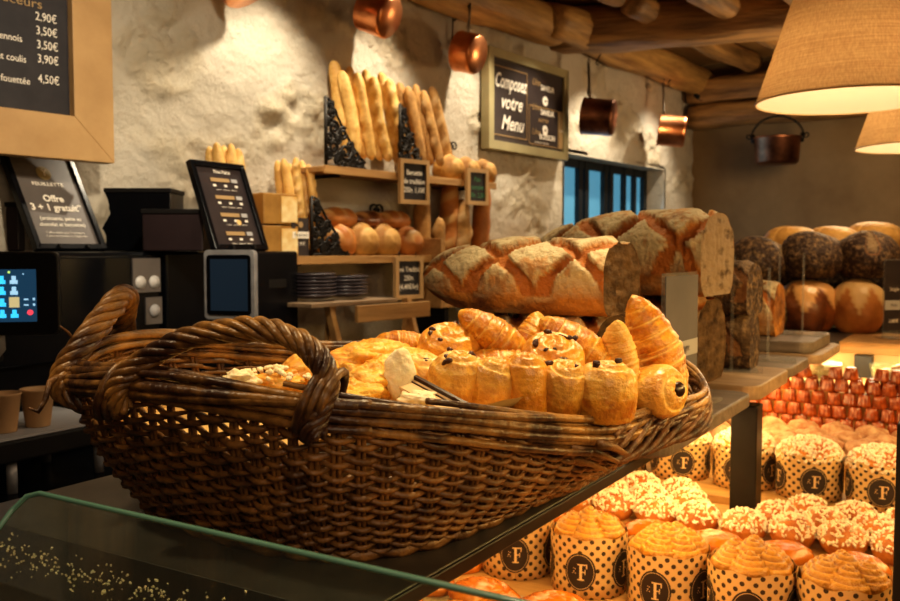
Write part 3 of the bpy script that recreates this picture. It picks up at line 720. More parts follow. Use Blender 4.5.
hook(W(SZ(668,70,.1)[0],.14,2.66), WP(667,84,.2), 'iron hook holding the saucepan near the window corner')
# cauldron
t = thing('copper_cauldron', P(777,151,5.9), 'dark copper cauldron hanging by a hooped handle before the back wall', 'pot', R(-20))
MB().lathe([(0,-.085),(.12,-.085),(.135,-.07),(.145,.075),(.155,.085),(.15,.088),(.138,.075),(.125,-.065),(0,-.075)], 40).build('pot_body', M['copperd'], t)
b = MB(); b.tube([(.16*math.cos(a), 0, .085+.14*math.sin(a)) for a in [math.pi*k/20 for k in range(21)]], .007, 8)
b.build('bail_handle', M['iron'], t)
for sx_ in (-1, 1):
    b = MB(); b.box(sx_*.15-.012, sx_*.15+.012, -.02, .02, .055, .11); b.tube(spiral_pts(sx_*.175,.10,.022,1.1,0 if sx_<0 else math.pi,sx_), .005, 6); b.build('handle_lug', M['iron'], t)
top = P(777,151,5.9)+Vector((0,0,.225)); b = MB(); b.tube([top, top+Vector((0,0,.55))], .004, 6); o = b.build('hanging_rod', M['iron']); tag(o, 'thin iron rod from the ceiling holding the copper cauldron', 'rod')
o.location = (0,0,0)

# ================================================================== LAMPS
def lamp(label, c, R1=.225, R0=.135, H=.275):
    t = thing('pendant_lamp', c, label, 'lamp')
    prof = [(R1-(R1-R0)*k/10, H*k/10) for k in range(11)]
    MB().lathe([(R1,0),(R1-.001,-.0)]+prof, 72).mesh
    b = MB(); n = 72; vs = []
    for (r, z) in prof:
        for j in range(n): a = 2*math.pi*j/n; vs.append((r*math.cos(a), r*math.sin(a), z))
    fs = [(i*n+j, i*n+(j+1) % n, (i+1)*n+(j+1) % n, (i+1)*n+j) for i in range(10) for j in range(n)]
    b.add(vs, fs); b.build('lamp_shade', M['linen'], t)
    b = MB(); b.add([(v[0]*.985, v[1]*.985, v[2]) for v in vs], fs); b.build('shade_lining', M['lining'], t)
    b = MB(); b.tube([(R1*math.cos(a), R1*math.sin(a), 0) for a in [2*math.pi*k/64 for k in range(64)]], .0028, 6, closed=True); b.build('lower_rim', M['frameoak'], t)
    b = MB(); b.tube([(R0*math.cos(a), R0*math.sin(a), H) for a in [2*math.pi*k/48 for k in range(48)]], .0028, 6, closed=True); b.build('upper_rim', M['frameoak'], t)
    b = MB()
    for k in range(3):
        a = 2*math.pi*k/3; b.tube([(0,0,H-.03),(R0*math.cos(a), R0*math.sin(a), H)], .002, 5)
    b.lathe([(0,H-.09),(.018,H-.09),(.02,H-.04),(.012,H-.02),(0,H-.02)], 16); b.build('socket', M['blackm'], t)
    MB().lathe([(0,H-.20),(.022,H-.19),(.032,H-.16),(.026,H-.125),(.014,H-.09),(0,H-.09)], 20).build('bulb', M['bulb'], t)
    b = MB(); b.tube([(0,0,H-.03),(0,0,2.86-c[2])], .004, 6); b.build('cord', M['blackm'], t)
    ld = bpy.data.lights.new('lamp_light', 'POINT'); ld.energy = 5.5; ld.color = (1,.78,.50); ld.shadow_soft_size = .035
    lo = bpy.data.objects.new('lamp_light', ld); COL.objects.link(lo); lo.location = (c[0], c[1], c[2]+.035)
    return t
M['bulb'] = emis('lamp_bulb', (1,.78,.5), 5)
lc = P(849, 101, 2.3); lamp('large pale linen lampshade hanging at the top right, nearer of two', lc)
lc2 = P(920, 147, 3.42); lamp('linen lampshade hanging at the right edge, farther of two', lc2)
# ================================================================== DISPLAY CASE
def cbox(b, q0, q1, t0, t1, z0, z1): return b.box(q0, q1, t0, t1, z0, z1)
case = thing('display_case', (0,0,0), 'glass fronted bakery display case with stepped wooden trays and a black top shelf', 'display case', CR)
b = MB(); cbox(b, -1.14, .22, .42, 4.25, 0, .74); b.build('base_cabinet', M['blackm'], case, smooth=False)
steps = ((.45,1.835,.77),(1.835,2.235,.87),(2.235,2.56,.89),(2.56,2.86,.935),(2.86,3.12,.950),(3.12,4.2,1.04))
for k_, (t0, t1, z) in enumerate(steps):
    b = MB(); cbox(b, -1.12, .20, t0, t1, z-.03 if k_ else .74, z); 
    if k_: cbox(b, -1.12, .20, t0, t0+.02, .74, z-.03)
    b.build('tray_step', M['shelf'], case, smooth=False, bevel=.002)
b = MB(); cbox(b, -1.14, -1.12, .45, 4.2, .74, 1.141); b.build('side_panel', M['shelf'], case, smooth=False)
b = MB(); cbox(b, -1.14, -.50, .65, 4.25, 1.142, 1.16); b.build('top_shelf', M['greytop'], case, smooth=False, bevel=.002)
b = MB(); cbox(b, -1.14, -.517, .53, .648, 1.12, 1.162); b.build('front_rail', M['blackmetal'], case, smooth=False, bevel=.002)
b = MB(); cbox(b, -.516, -.497, .53, 3.62, 1.140, 1.158); b.build('edge_rail', M['blackmetal'], case, smooth=False, bevel=.002)
b = MB(); cbox(b, -.525, -.465, 2.125, 2.185, .86, 1.139); b.build('post', M['blackmetal'], case, smooth=False, bevel=.003)
b = MB(); cbox(b, -1.12, .20, 3.61, 3.63, 1.04, 1.118); b.build('added_backdrop', M['frameoak'], case, smooth=False)  # pale backing added to give a bright glow behind the bowls
b = MB(); pp = P(864,365,3.25); q_ = pp.dot(AX); t_ = pp.dot(AY); cbox(b, q_-.03, q_+.03, t_-.03, t_+.03, 1.035, 1.12); b.build('post', M['blackmetal'], case, smooth=False, bevel=.003)
b = MB(); pp = P(909,520,1.45); q_ = pp.dot(AX); t_ = pp.dot(AY); cbox(b, q_-.02, q_+.03, t_-.02, t_+.03, .74, 1.22); b.build('post', M['blackm'], case, smooth=False, bevel=.003)
b = MB(); cbox(b, -.50, .22, 3.6, 4.25, 1.118, 1.16); b.build('far_shelf', M['shelf'], case, smooth=False, bevel=.004)
for q0 in (-1.0, -.56):
    b = MB(); cbox(b, q0, q0+.02, .7, 3.5, 1.132, 1.140); b.build('led_strip', M['led'], case, smooth=False)
# slanted glass in front
b = MB(); g = .004
def gl(q, k): return (q, .50-.20*k, 1.275-.20*k)
def gl2(q, k): return (q, .503-.20*k, 1.278-.20*k)
qa, qb = -.767, .15
pts = [(qa+.02, 0), (qb, 0), (qb, 1), (qa, 1), (qa, .08), (qa+.006, .02)]
vs = [gl(*p) for p in pts]+[gl2(*p) for p in pts]; n = 6
b.add(vs, [tuple(range(n)), tuple(range(2*n-1, n-1, -1))]); b.build('glass_panel', M['glass'], case, smooth=False)
b = MB(); loop = [gl(*p) for p in [(qb,1),(qb,0),(qa+.02,0),(qa+.006,.02),(qa,.08),(qa,1)]]
b.tube([(p[0], p[1]+.0015, p[2]+.0015) for p in loop], .0026, 6); b.build('glass_edge', M['glassedge'], case)
# crumbs on the rail
rr_ = random.Random(3); b = MB()
for k in range(420):
    q_ = rr_.uniform(-1.1, -.55); t_ = .585+.016*rr_.gauss(0, 1)+.0*q_; s_ = rr_.uniform(.0004, .0011)
    t_ = min(.64, max(.54, t_))
    m_ = Matrix.Translation((q_, t_, 1.1625+s_*.6)) @ Euler((rr_.random()*3, rr_.random()*3, 0)).to_matrix().to_4x4() @ Matrix.Diagonal((s_*1.4, s_, s_*.8, 1))
    b.box(-1,1,-1,1,-1,1,m_)
o = b.build('crumbs', M['crumbw'], smooth=False); o.rotation_euler = (0,0,CR); tag(o, 'pale crumbs scattered along the black front rail behind the slanted glass', 'crumbs', kind='stuff')

# serving boards
def serving_board(q0, q1, t0, t1, z, th, material, label, r=.045):
    t = thing('serving_board', C(q0, t0, z), label, 'board', CR)
    pts = [(0,0), (q1-q0-r,0)] + [(q1-q0-r+r*math.sin(a), r-r*math.cos(a)) for a in [math.pi/2*k/6 for k in range(1,7)]] + [(q1-q0-r+r*math.cos(a), t1-t0-r+r*math.sin(a)) for a in [math.pi/2*k/6 for k in range(0,7)]] + [(0,t1-t0)]
    n = len(pts); b = MB(); b.add([(x,y,0) for x,y in pts]+[(x,y,th) for x,y in pts], [tuple(range(n))[::-1], tuple(range(n,2*n))]+[(i,(i+1)%n,(i+1)%n+n,i+n) for i in range(n)])
    o = b.build('board', material, t, smooth=False, bevel=.004)
    return t
serving_board(-1.08, -.45, 1.40, 2.02, 1.161, .028, M['boardgrey'], 'grey wooden board with a rounded end, nearest of the boards, beside the basket lip')
serving_board(-1.08, -.45, 2.06, 2.43, 1.161, .034, M['board'], 'pale wooden board with rounded end above the black post')
serving_board(-1.08, -.46, 2.46, 2.78, 1.161, .028, M['boardgrey'], 'grey wooden board third from the basket, holding an acrylic sign stand')
serving_board(-1.08, -.44, 2.82, 3.25, 1.161, .028, M['board'], 'thin wooden board under the farthest grey board')
serving_board(-1.08, -.47, 2.84, 3.24, 1.190, .034, M['boardgrey'], 'thick grey wooden board stacked on top at the far end of the shelf')

# ================================================================== BIG LOAVES
def tourte(L, Wd, H, seed, square=.5, flour=1.0, p=.15, nose=.62):
    """half loaf along x: rounded at -L/2, sliced flat at +L/2; diamond scored top"""
    nu, nv = 110, 96; pts = []
    def fn(i, j):
        u = i/(nu-1); a = 2*math.pi*j/nv - math.pi/2; x = (u-.5)*L
        s = max(0, 1-u/nose); pr = max(0, 1-s**2.0)**.5
        ca, sa = math.cos(a), math.sin(a)
        pw = .82
        y = math.copysign(abs(ca)**pw, ca)*Wd/2*pr; z = math.copysign(abs(sa)**(.8 if sa > 0 else .55), sa)
        arc = (a-math.pi/2)*Wd*.42
        A = (x+arc*1.05)/p+seed*.37; B = (x-arc*1.05)/p+seed*.61
        fa = abs(A-round(A)); fb = abs(B-round(B))
        warp = .07*nz(x*14, arc*14, seed)+.05*nz(x*45, arc*45, seed)
        edge = min(fa, fb)+warp
        top = smooth01(-.15, .35, sa)
        patch = smooth01(.085, .125, edge)
        crack = (nz(x*60, y*60+seed, z*2.5)*.006-.004)*(1-patch)*top
        base = nz(x*9+seed, ca*1.3, sa*1.3)*.007
        rad = (.011*patch*top*(.9+.8*abs(nz(x*8,arc*8,seed+3))) + crack)*min(1, pr*1.5)*(.25+.75*smooth01(1,.93,u)) + base*min(1, pr*1.5)
        k = 1
        yy = y + ca*rad; zz = (z*H/2)*pr + sa*rad
        zz = max(zz, -H*.42)+H*.42
        keep = nz(round(A-.5)*3.1+seed, round(B-.5)*2.7, 9)
        m_ = patch*smooth01(-.25,.15,sa)*(.30+.70*smooth01(-.25, .25, nz(x*90, arc*90, seed+5)*.8+nz(x*22,arc*22,seed)*.8+.25+keep*.6))*flour
        m_ = .4+.6*m_ if patch > .5 else (.2 if sa > -.15 else 0)
        if sa <= -.15: m_ = .4+.25*smooth01(0, .5, nz(x*12, y*14, z*3+seed))*flour
        return (x, yy, zz, max(0, min(1, m_)))
    for i in range(nu):
        for j in range(nv): pts.append(fn(i, j))
    b = MB(); b.grid(lambda i, j: pts[i*nv+j], nu, nv, cv=True)
    ring = [Vector(pts[(nu-1)*nv+j][:3]) for j in range(nv)]
    cen = sum(ring, Vector())/nv
    c = MB()
    def fc(i, j):
        k = i/14; p_ = cen+(ring[j]-cen)*k; d = .003*nz(p_.y*40, p_.z*40, seed) if 0 < i < 14 else 0
        if 0 < i < 14: d -= .006*max(0, nz(p_.y*55, p_.z*55, seed+8))
        return (p_.x+d-.0005, p_.y, p_.z)
    c.grid(fc, 15, nv, cv=True)
    return b, c
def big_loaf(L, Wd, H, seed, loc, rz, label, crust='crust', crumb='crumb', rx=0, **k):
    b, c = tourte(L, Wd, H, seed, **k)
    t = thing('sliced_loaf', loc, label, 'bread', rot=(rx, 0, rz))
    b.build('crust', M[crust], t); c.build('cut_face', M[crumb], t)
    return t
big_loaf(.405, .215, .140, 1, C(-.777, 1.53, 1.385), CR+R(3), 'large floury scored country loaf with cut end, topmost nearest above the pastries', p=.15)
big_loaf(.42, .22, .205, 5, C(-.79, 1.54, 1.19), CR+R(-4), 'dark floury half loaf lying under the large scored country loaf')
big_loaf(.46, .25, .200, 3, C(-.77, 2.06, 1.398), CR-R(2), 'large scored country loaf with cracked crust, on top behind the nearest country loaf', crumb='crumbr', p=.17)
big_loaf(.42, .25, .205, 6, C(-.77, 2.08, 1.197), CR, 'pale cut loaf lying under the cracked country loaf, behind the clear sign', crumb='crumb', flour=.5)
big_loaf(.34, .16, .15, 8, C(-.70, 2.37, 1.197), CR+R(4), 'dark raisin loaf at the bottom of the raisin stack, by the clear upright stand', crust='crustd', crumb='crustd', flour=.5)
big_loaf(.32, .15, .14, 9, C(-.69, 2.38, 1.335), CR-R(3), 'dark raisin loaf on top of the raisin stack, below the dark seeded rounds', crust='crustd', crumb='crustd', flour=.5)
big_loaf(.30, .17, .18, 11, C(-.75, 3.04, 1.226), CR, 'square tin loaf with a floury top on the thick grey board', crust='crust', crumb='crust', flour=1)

def boule_mesh(R_=.12, H=.19, seed=0, material=None, star=0, lobes=0, rough=.02, cross=0):
    nr, nt = 40, 56
    def fn(i, j):
        ph = math.pi*i/(nr-1); a = 2*math.pi*j/nt
        s, c = math.sin(ph), math.cos(ph)
        k = 1+rough*3*nz(s*math.cos(a)*1.5+seed, s*math.sin(a)*1.5, c*1.5)+rough*nz(s*math.cos(a)*7+seed, s*math.sin(a)*7, c*7)
        if lobes: k *= 1-.07*abs(math.cos(a*lobes/2))**6*smooth01(.9,-.2,c)
        m_ = 0
        if star:
            tri = abs(((a/(2*math.pi)*star) % 1)-.5)*2
            edge = ph/(math.pi/2); lim = .45+.65*tri
            m_ = 1 if edge < lim else 0
            k *= 1+.04*m_
        if cross:
            f = abs(math.sin(a*cross/2+seed)); m_ = smooth01(.25, .1, f)*smooth01(.0, .4, c); k *= 1-.05*m_
        z = c*H/2*k; z = max(z, -H*.40)+H*.40
        return (s**.85*math.cos(a)*R_*k, s**.85*math.sin(a)*R_*k, z, m_)
    return MB().grid(fn, nr, nt, cv=True).mesh('crust', material or M['crustd'])
BD = [boule_mesh(.125,.20,1,M['crustd'],rough=.03,cross=2), boule_mesh(.125,.20,4,M['crustd'],rough=.035)]
BB = boule_mesh(.115,.225,2,M['crustb'],rough=.02,star=5,lobes=4)
BS = boule_mesh(.105,.225,7,M['crusto'],rough=.015,star=6,lobes=4)
BP = boule_mesh(.125,.19,9,M['crustp'],rough=.02,cross=4)
BR_ = boule_mesh(.125,.20,11,M['crustd'],rough=.02)
def on_shelf(px, d, z): 
    p = P(px, 300, d); return Vector((p.x, p.y, z))
for (px_, d_, z_, me, l_, rz) in (
    (765,3.85,1.16,BR_,'dark round loaf behind the floury tin loaf, bottom row of the far shelf',0),
    (807,3.78,1.16,BB,'glossy dark brioche loaf with a jagged crown, bottom row of the far shelf',.5),
    (858,3.72,1.16,BS,'orange-brown loaf with a pale star-cut top, bottom row beside the dark sign',1.2),
    (908,3.72,1.16,BR_,'dark round loaf at the right edge behind the dark sign, bottom row',.4),
    (755,3.85,1.365,BD[0],'dark seeded round loaf at the left of the upper row on the far shelf',.3),
    (810,3.80,1.385,BD[1],'dark seeded round loaf in the middle of the upper row on the far shelf',1.3),
    (866,3.76,1.385,BD[0],'dark seeded round loaf at the right of the upper row on the far shelf',2.3),
    (920,3.76,1.35,BP,'golden loaf cut off by the right edge of the far shelf, upper row',2.3)):
    place(me, 'round_loaf', on_shelf(px_, d_, z_), l_, 'bread', rz=rz, scale=1.06)
for (px_, w_) in ((790,'left'),(831,'middle'),(872,'right')):
    place(BR_, 'round_loaf', on_shelf(px_, 4.08, 1.16), 'dark round loaf hidden at the base of the rear stack, %s' % w_, 'bread')
    place(BR_, 'round_loaf', on_shelf(px_, 4.08, 1.31), 'dark round loaf halfway up the rear stack, %s' % w_, 'bread')
    place(BP, 'round_loaf', on_shelf(px_, 4.08, 1.455+(.02 if w_ == 'right' else 0)), 'golden round loaf peeking over the dark seeded loaves, %s of three' % w_, 'bread', rz=.3, scale=(1.05,1.05,.9))

# clear sign stands
def stand(px, d, z, h, w, label, ang=17, sign=None, base=.15):
    p = P(px, 300, d); t = thing('acrylic_sign_stand', (p.x, p.y, z), label, 'sign holder', R(90-ang))
    b = MB(); b.box(-w/2, w/2, -.003, .003, .004, h); b.build('clear_panel', M['acryl'], t, smooth=False)
    b = MB(); b.box(-w/2, w/2, -base/2, base/2, 0, .005); b.build('foot', M['acryl'], t, smooth=False)
    if sign:
        b = MB(); b.box(-w/2+.003, w/2-.003, -.0055, -.0035, .03, h-.006); b.build('card', sign[0], t, smooth=False)
        b = MB(); b.box(-w/2+.004, w/2-.004, -.0066, -.0058, h*.36, h*.48); b.build('printed_band', sign[1], t, smooth=False)
        for k, (l, zz, sz) in enumerate(sign[2]): text(t, l, sz, 0, h*zz, -.0072, sign[3] if k else M['signdark'], sx=.9)
    return t
M['acrylgrey'] = mat('sign_grey', (.15,.145,.155), (.18,.17,.18), 6, rough=.8, spec=.1)
M['bandgrey'] = mat('band_grey', (.42,.41,.41), rough=.8)
stand(680, 1.80, 1.190, .265, .20, 'clear sign holder with a pale grey card standing behind the tall croissant', 33, (M['acrylgrey'], M['bandgrey'], (('Campagne', .40, .022), ('3,90€', .2, .03))+(), M['cream']), .12)
stand(733, 2.27, 1.196, .29, .10, 'slim clear upright stand on the pale board above the post', 19)
stand(769, 2.52, 1.190, .26, .10, 'slim clear upright stand on the third board', 20.5)
stand(779, 2.98, 1.226, .29, .10, 'slim clear upright stand at the back of the thick grey board', 20)
stand(803, 2.93, 1.226, .265, .10, 'slim clear upright stand at the right of the thick grey board', 22)
stand(893, 3.45, 1.161, .305, .085, 'dark product sign in a clear holder at the right edge of the far shelf', 80, (M['signdark'], M['bandgrey'], (('Pain', .40, .018), ('Seigle', .6, .02), ('2,80€', .2, .02)), M['cream']), .1)

# ================================================================== PASTRIES IN THE CASE
def swirl(b, cx, cy, cz, r, h, base, pitch=.33, groove=.0045, nr=22, nt=36, ph=0, seed=0):
    def fn(i, j):
        a = 2*math.pi*j/nt; u = i/(nr-1)
        if u < .8:
            rr = u/.8; s = (rr/pitch - a/(2*math.pi) + ph) % 1
            rid = math.sin(s*math.pi)**.7
            z = h*(1-rr**1.5) - groove*(1-rid)*min(1, rr*5)
            rad = r*rr
            m_ = .05+.75*rid**3
        else:
            k = (u-.8)/.2; z = -base*k**.8 ; rad = r*(1+.05*math.sin(k*math.pi)); m_ = .25
        w = 1+.07*nz(math.cos(a)*1.5+seed, math.sin(a)*1.5, u*2)
        return (cx+rad*w*math.cos(a), cy+rad*w*math.sin(a), cz+z, m_)
    return b.grid(fn, nr, nt, cv=True)
R_C = .083; H_C = .128
def cup_paper(seed):
    n = 72; vs = []; uvs = []
    zs = [0, .032, .064, .096, H_C]; cell = .0245; nc = round(2*math.pi*R_C/cell)
    fs = []; rows = []
    for i, z in enumerate(zs):
        for j in range(n+1):
            a = 2*math.pi*j/n
            r = R_C*(.965+.035*z/H_C)*(1+.006*math.sin(a*9+seed)*(z/H_C))
            zz = z + (.0035*math.sin(a*7+seed*2) if i == 4 else 0)
            vs.append((r*math.cos(a), r*math.sin(a), zz)); uvs.append((j/n*nc, zz/cell))
    for i in range(4):
        for j in range(n): fs.append((i*(n+1)+j, i*(n+1)+j+1, (i+1)*(n+1)+j+1, (i+1)*(n+1)+j))
    fs.append(tuple(range(n))[::-1])
    me = bpy.data.meshes.new('paper_case'); me.from_pydata(vs, [], fs); me.materials.append(M['dots'])
    uv = me.uv_layers.new(name='UVMap')
    for l in me.loops: uv.data[l.index].uv = uvs[l.vertex_index]
    me.polygons.foreach_set('use_smooth', [True]*(len(fs)-1)+[False]); me.update(); return me
def bent(pts2, phi, zc, off):
    r = R_C*.985+off
    return [(r*math.cos(phi+x/r), r*math.sin(phi+x/r), zc+z) for x, z in pts2]
def ellipse_patch(phi, rx, rz, off, name, material, zc=.058):
    b = MB(); rows = 6; n = 36; vs = [bent([(0,0)], phi, zc, off)[0]]
    for i in range(1, rows+1):
        vs += bent([(rx*i/rows*math.cos(2*math.pi*j/n), rz*i/rows*math.sin(2*math.pi*j/n)) for j in range(n)], phi, zc, off)
    fs = [(0, 1+j, 1+(j+1) % n) for j in range(n)]
    for i in range(rows-1): fs += [(1+i*n+j, 1+(i+1)*n+j, 1+(i+1)*n+(j+1) % n, 1+i*n+(j+1) % n) for j in range(n)]
    return b.add(vs, fs).mesh(name, material)
def ring_patch(phi, rx, rz, off, w=.0009, zc=.058):
    n = 40; vs = []
    for k in (1, 1+w/rx): vs += bent([(rx*k*math.cos(2*math.pi*j/n), rz*k*math.sin(2*math.pi*j/n)) for j in range(n)], phi, zc, off)
    return MB().add(vs, [(j, n+j, n+(j+1) % n, (j+1) % n) for j in range(n)])
def f_letter(phi, off, zc=.058, s=1.12):
    b = MB()
    rects = [(-.0025,.0025,-.014,.015),(-.0065,.0065,-.0155,-.013),(-.0065,.012,.013,.0155),(.0098,.012,.007,.0155),(.002,.0085,-.0005,.0018),(.0072,.0088,-.004,.0055)]
    for x0,x1,z0,z1 in rects:
        nx = 4; pts = [(x0+(x1-x0)*i/nx, z) for z in (z0, z1) for i in range(nx+1)]
        b.add(bent([(p[0]*s+.002, p[1]*s) for p in pts], phi, zc, off), [(i, i+1, nx+2+i, nx+1+i) for i in range(nx)])
    for (x, z, r) in ((-.013,.001,.0016),(-.010,.006,.0013),(-.0095,-.003,.0013),(-.015,-.003,.0011),(-.0135,.007,.001)):
        b.add(bent([(x+r*math.cos(2*math.pi*j/8), z+r*math.sin(2*math.pi*j/8)) for j in range(8)], phi, zc, off), [tuple(range(8))])
    o = ring_patch(phi, .029, .0355, off); b.v, b.f = b.v, b.f; b.add(o.v, o.f)
    return b.mesh('printed_letter', M['tanletter'])
M['tanletter'] = mat('label_print', (.72,.50,.26), rough=.6)
M['labeldark'] = mat('label_ink', (.028,.017,.012), (.04,.025,.018), 20, rough=.5)
# label meshes at phi = 0 reused by rotating the part
LAB = ellipse_patch(0, .0335, .040, .0012, 'label', M['labeldark'])
LET = f_letter(0, .0018)
PAPER = [cup_paper(0), cup_paper(2)]
def swirl_top(seed):
    b = MB(); rnd = random.Random(seed)
    for k in range(6):
        a = 2*math.pi*k/6+seed; swirl(b, .041*math.cos(a), .041*math.sin(a), .004+.010*rnd.random(), .038, .026+.014*rnd.random(), .016, ph=rnd.random(), seed=k+seed, pitch=.24, groove=.008)
    swirl(b, .004, 0, .020, .038, .034, .03, ph=.3, seed=seed+9, pitch=.24, groove=.008)
    return b.mesh('swirled_brioche', M['swirled'])
def sugar_dome(r, h, n, seed, cs, z0=0, flat_=0):
    b = MB()
    def fn(i, j):
        ph = math.pi/2*i/13; a = 2*math.pi*j/36; k = 1+.05*nz(math.cos(a)*2+seed, math.sin(a)*2, ph*2)
        return (r*math.sin(ph)*math.cos(a)*k, r*math.sin(ph)*math.sin(a)*k, z0+h*math.cos(ph)*k)
    b.grid(fn, 14, 36, cv=True)
    if flat_:  # side of a free standing bun
        b.grid(lambda i, j: (r*(1-.25*(i/4)**2)*math.cos(2*math.pi*j/36), r*(1-.25*(i/4)**2)*math.sin(2*math.pi*j/36), z0-flat_*i/4), 5, 36, cv=True)
    s = MB(); rnd = random.Random(seed)
    for k in range(n):
        a = rnd.random()*2*math.pi; ph = math.acos(1-rnd.random()*1.02)
        p = Vector((r*math.sin(ph)*math.cos(a), r*math.sin(ph)*math.sin(a), z0+h*math.cos(ph)))
        kk = cs*rnd.uniform(.6, 1.25)
        m_ = Matrix.Translation(p*1.01) @ Euler((rnd.random()*6, rnd.random()*6, rnd.random()*6)).to_matrix().to_4x4() @ Matrix.Diagonal((kk*1.3, kk, kk*.75, 1))
        # little octahedral nib
        vs = [m_ @ Vector(v) for v in ((1,.3,0),(-1,-.2,.1),(.2,1,0),(-.1,-1,.2),(0,.1,1),(.1,0,-1),(.7,.7,.5),(-.6,-.6,.6))]
        s.add(vs, [(4,6,2),(4,0,6),(0,2,6),(4,2,1),(4,1,7),(4,7,3),(1,3,7),(4,3,0),(5,2,0),(5,1,2),(5,3,1),(5,0,3)])
    return b, s
SW = [swirl_top(1), swirl_top(2.3), swirl_top(4.1)]
sd, sn = sugar_dome(.081, .056, 680, 5, .0052)
SD, SN = sd.mesh('brioche', M['bun']), sn.mesh('pearl_sugar', M['sugar'], False)
def cup(q, t, z, kind, label, rot, v=0):
    root = thing('brioche_in_paper_case', C(q, t, z), label, 'brioche', rotz=rot)
    part('paper_case', PAPER[v % 2], root)
    if kind == 'swirl': part('swirled_brioche', SW[v % 3], root, (0,0,H_C-.006))
    else: part('brioche', SD, root, (0,0,H_C-.016)); part('pearl_sugar', SN, root, (0,0,H_C-.016)); root.scale = (.96,.96,.86)
    for k in range(5):
        l = part('label', LAB, root, rot=(0,0,2*math.pi*k/5)); l['label'] = 'dark oval label with a pale serif F'
        part('printed_letter', LET, l)
    return root
# direction to camera is about -90 deg; labels every 72 deg
fr_labels = ('swirl-topped brioche in a dotted paper case, leftmost of the front row',
 'swirl-topped brioche in a dotted paper case, second from left in the front row',
 'swirl-topped brioche in a dotted paper case, third in the front row, left of the post',
 'swirl-topped brioche in a dotted paper case, directly in front of the black post',
 'swirl-topped brioche in a dotted paper case, rightmost of the front row')
for k, (px_, d_, phi) in enumerate(((517,2.03,-98),(589,1.92,-112),(668,1.81,-122),(752,1.71,-112),(845,1.63,-118))):
    p = P(px_, 560, d_); cup(p.dot(AX), p.dot(AY), .771, 'swirl', fr_labels[k], R(phi), k)
bk_labels = ('sugar-topped brioche in a dotted paper case, half hidden under the basket lip',
 'sugar-topped brioche in a dotted paper case, second row, just right of the basket lip',
 'sugar-topped brioche in a dotted paper case, second row, partly behind the post',
 'sugar-topped brioche in a dotted paper case, second row, right of the post',
 'sugar-topped brioche in a dotted paper case, second row, at the right edge')
for k, (px_, d_, phi) in enumerate(((618,2.50,-120),(680,2.42,-100),(744,2.32,-125),(809,2.22,-104),(882,2.12,-116))):
    p = P(px_, 480, d_); cup(p.dot(AX), p.dot(AY), .891, 'sugar', bk_labels[k], R(phi), k)
# sugared buns on step two
bn, bs_ = sugar_dome(.056, .042, 240, 8, .0050, .03, .03)
BN, BSg = bn.mesh('bun', M['bun']), bs_.mesh('pearl_sugar', M['sugar'], False)
b2, s2_ = sugar_dome(.054, .045, 210, 12, .0052, .03, .03)
BN2, BSg2 = b2.mesh('bun', M['bun']), s2_.mesh('pearl_sugar', M['sugar'], False)
CH = MB()
for k in range(7):
    a = k*2.4; CH.lathe([(0,-.004),(.004,-.002),(.0045,.002),(0,.005)], 8, mtx=Matrix.Translation((.028*math.cos(a)*(k%3+1)/3, .028*math.sin(a)*(k%3+1)/3, .068-.002*(k%3))))
CH = CH.mesh('red_praline', M['cherry'])
def bun(q, t, z, v, rz, label, group):
    root = thing('sugared_bun', C(q, t, z), label, 'bun', rz, group)
    root.scale = (.88,.88,.84); part('bun', (BN, BN2)[v], root); part('pearl_sugar', (BSg, BSg2)[v], root)
    if v: part('red_praline', CH, root)
rnd = random.Random(11)
for r_, t_ in enumerate((2.0, 2.09, 2.18)):
    q_ = -1.06+.05*(r_ % 2); k = 0
    while q_ < .1:
        if not (r_ > 0 and -.575 < q_ < -.415):
            bun(q_, t_+rnd.uniform(-.006,.006), .871, (k+r_) % 2, rnd.random()*6, 'pearl-sugar bun with red praline bits, %s of buns behind front brioches' % (('front row','middle row','rear row')[r_]) if (k+r_) % 2 else 'plain pearl-sugar bun, %s of buns behind the front brioches' % (('front row','middle row','rear row')[r_]), 'sugared buns, row %s %s' % (('front','middle','rear')[r_], 'red' if (k+r_) % 2 else 'plain'))
        q_ += .100; k += 1
# flat glazed pastries on step two and by the front brioches
def turnover_mesh(seed, a=.062, b_=.045, h=.034):
    nr, nt = 22, 44
    def fn(i, j):
        an = 2*math.pi*j/nt; u = i/(nr-1)
        if u < .75:
            rr = u/.75; sl = math.sin(rr*math.cos(an-.6)*16)*math.cos(an*1); z = h*(1-rr**3*.55)-.0022*max(0, sl); m_ = .35*max(0, sl)
            rad = rr
        else: k = (u-.75)/.25; rad = 1+.06*math.sin(k*math.pi); z = h*.45*(1-k); m_ = .3
        w = 1+.07*nz(math.cos(an)*2+seed, math.sin(an)*2, 0)
        return (a*rad*w*math.cos(an), b_*rad*w*math.sin(an), z+.002*nz(rad*6, an, seed), m_)
    return MB().grid(fn, nr, nt, cv=True).mesh('pastry', M['glazed'])
TO = [turnover_mesh(1), turnover_mesh(5), turnover_mesh(9)]
for k in range(9):
    place(TO[k % 3], 'glazed_turnover', C(-1.05+.138*k, 1.895, .871), 'flat glazed golden turnover between the front brioches and the sugared buns', 'pastry', rz=CR+.3*(k % 3), group='turnovers behind the front brioches')
for k in range(8):
    place(TO[(k+1) % 3], 'glazed_turnover', C(-1.035+.155*k, 1.59-.01*(k % 2), .780), 'glossy golden turnover in the row in front of the paper-cased brioches', 'pastry', rz=CR+.25*(k % 3)-.2, group='turnovers in front', scale=(1.2,1.15,1.35))
place(TO[2], 'glazed_turnover', C(-1.045, 1.74, .771), 'glossy golden turnover beside the leftmost paper-cased brioche, at the case side', 'pastry', rz=CR+.5)
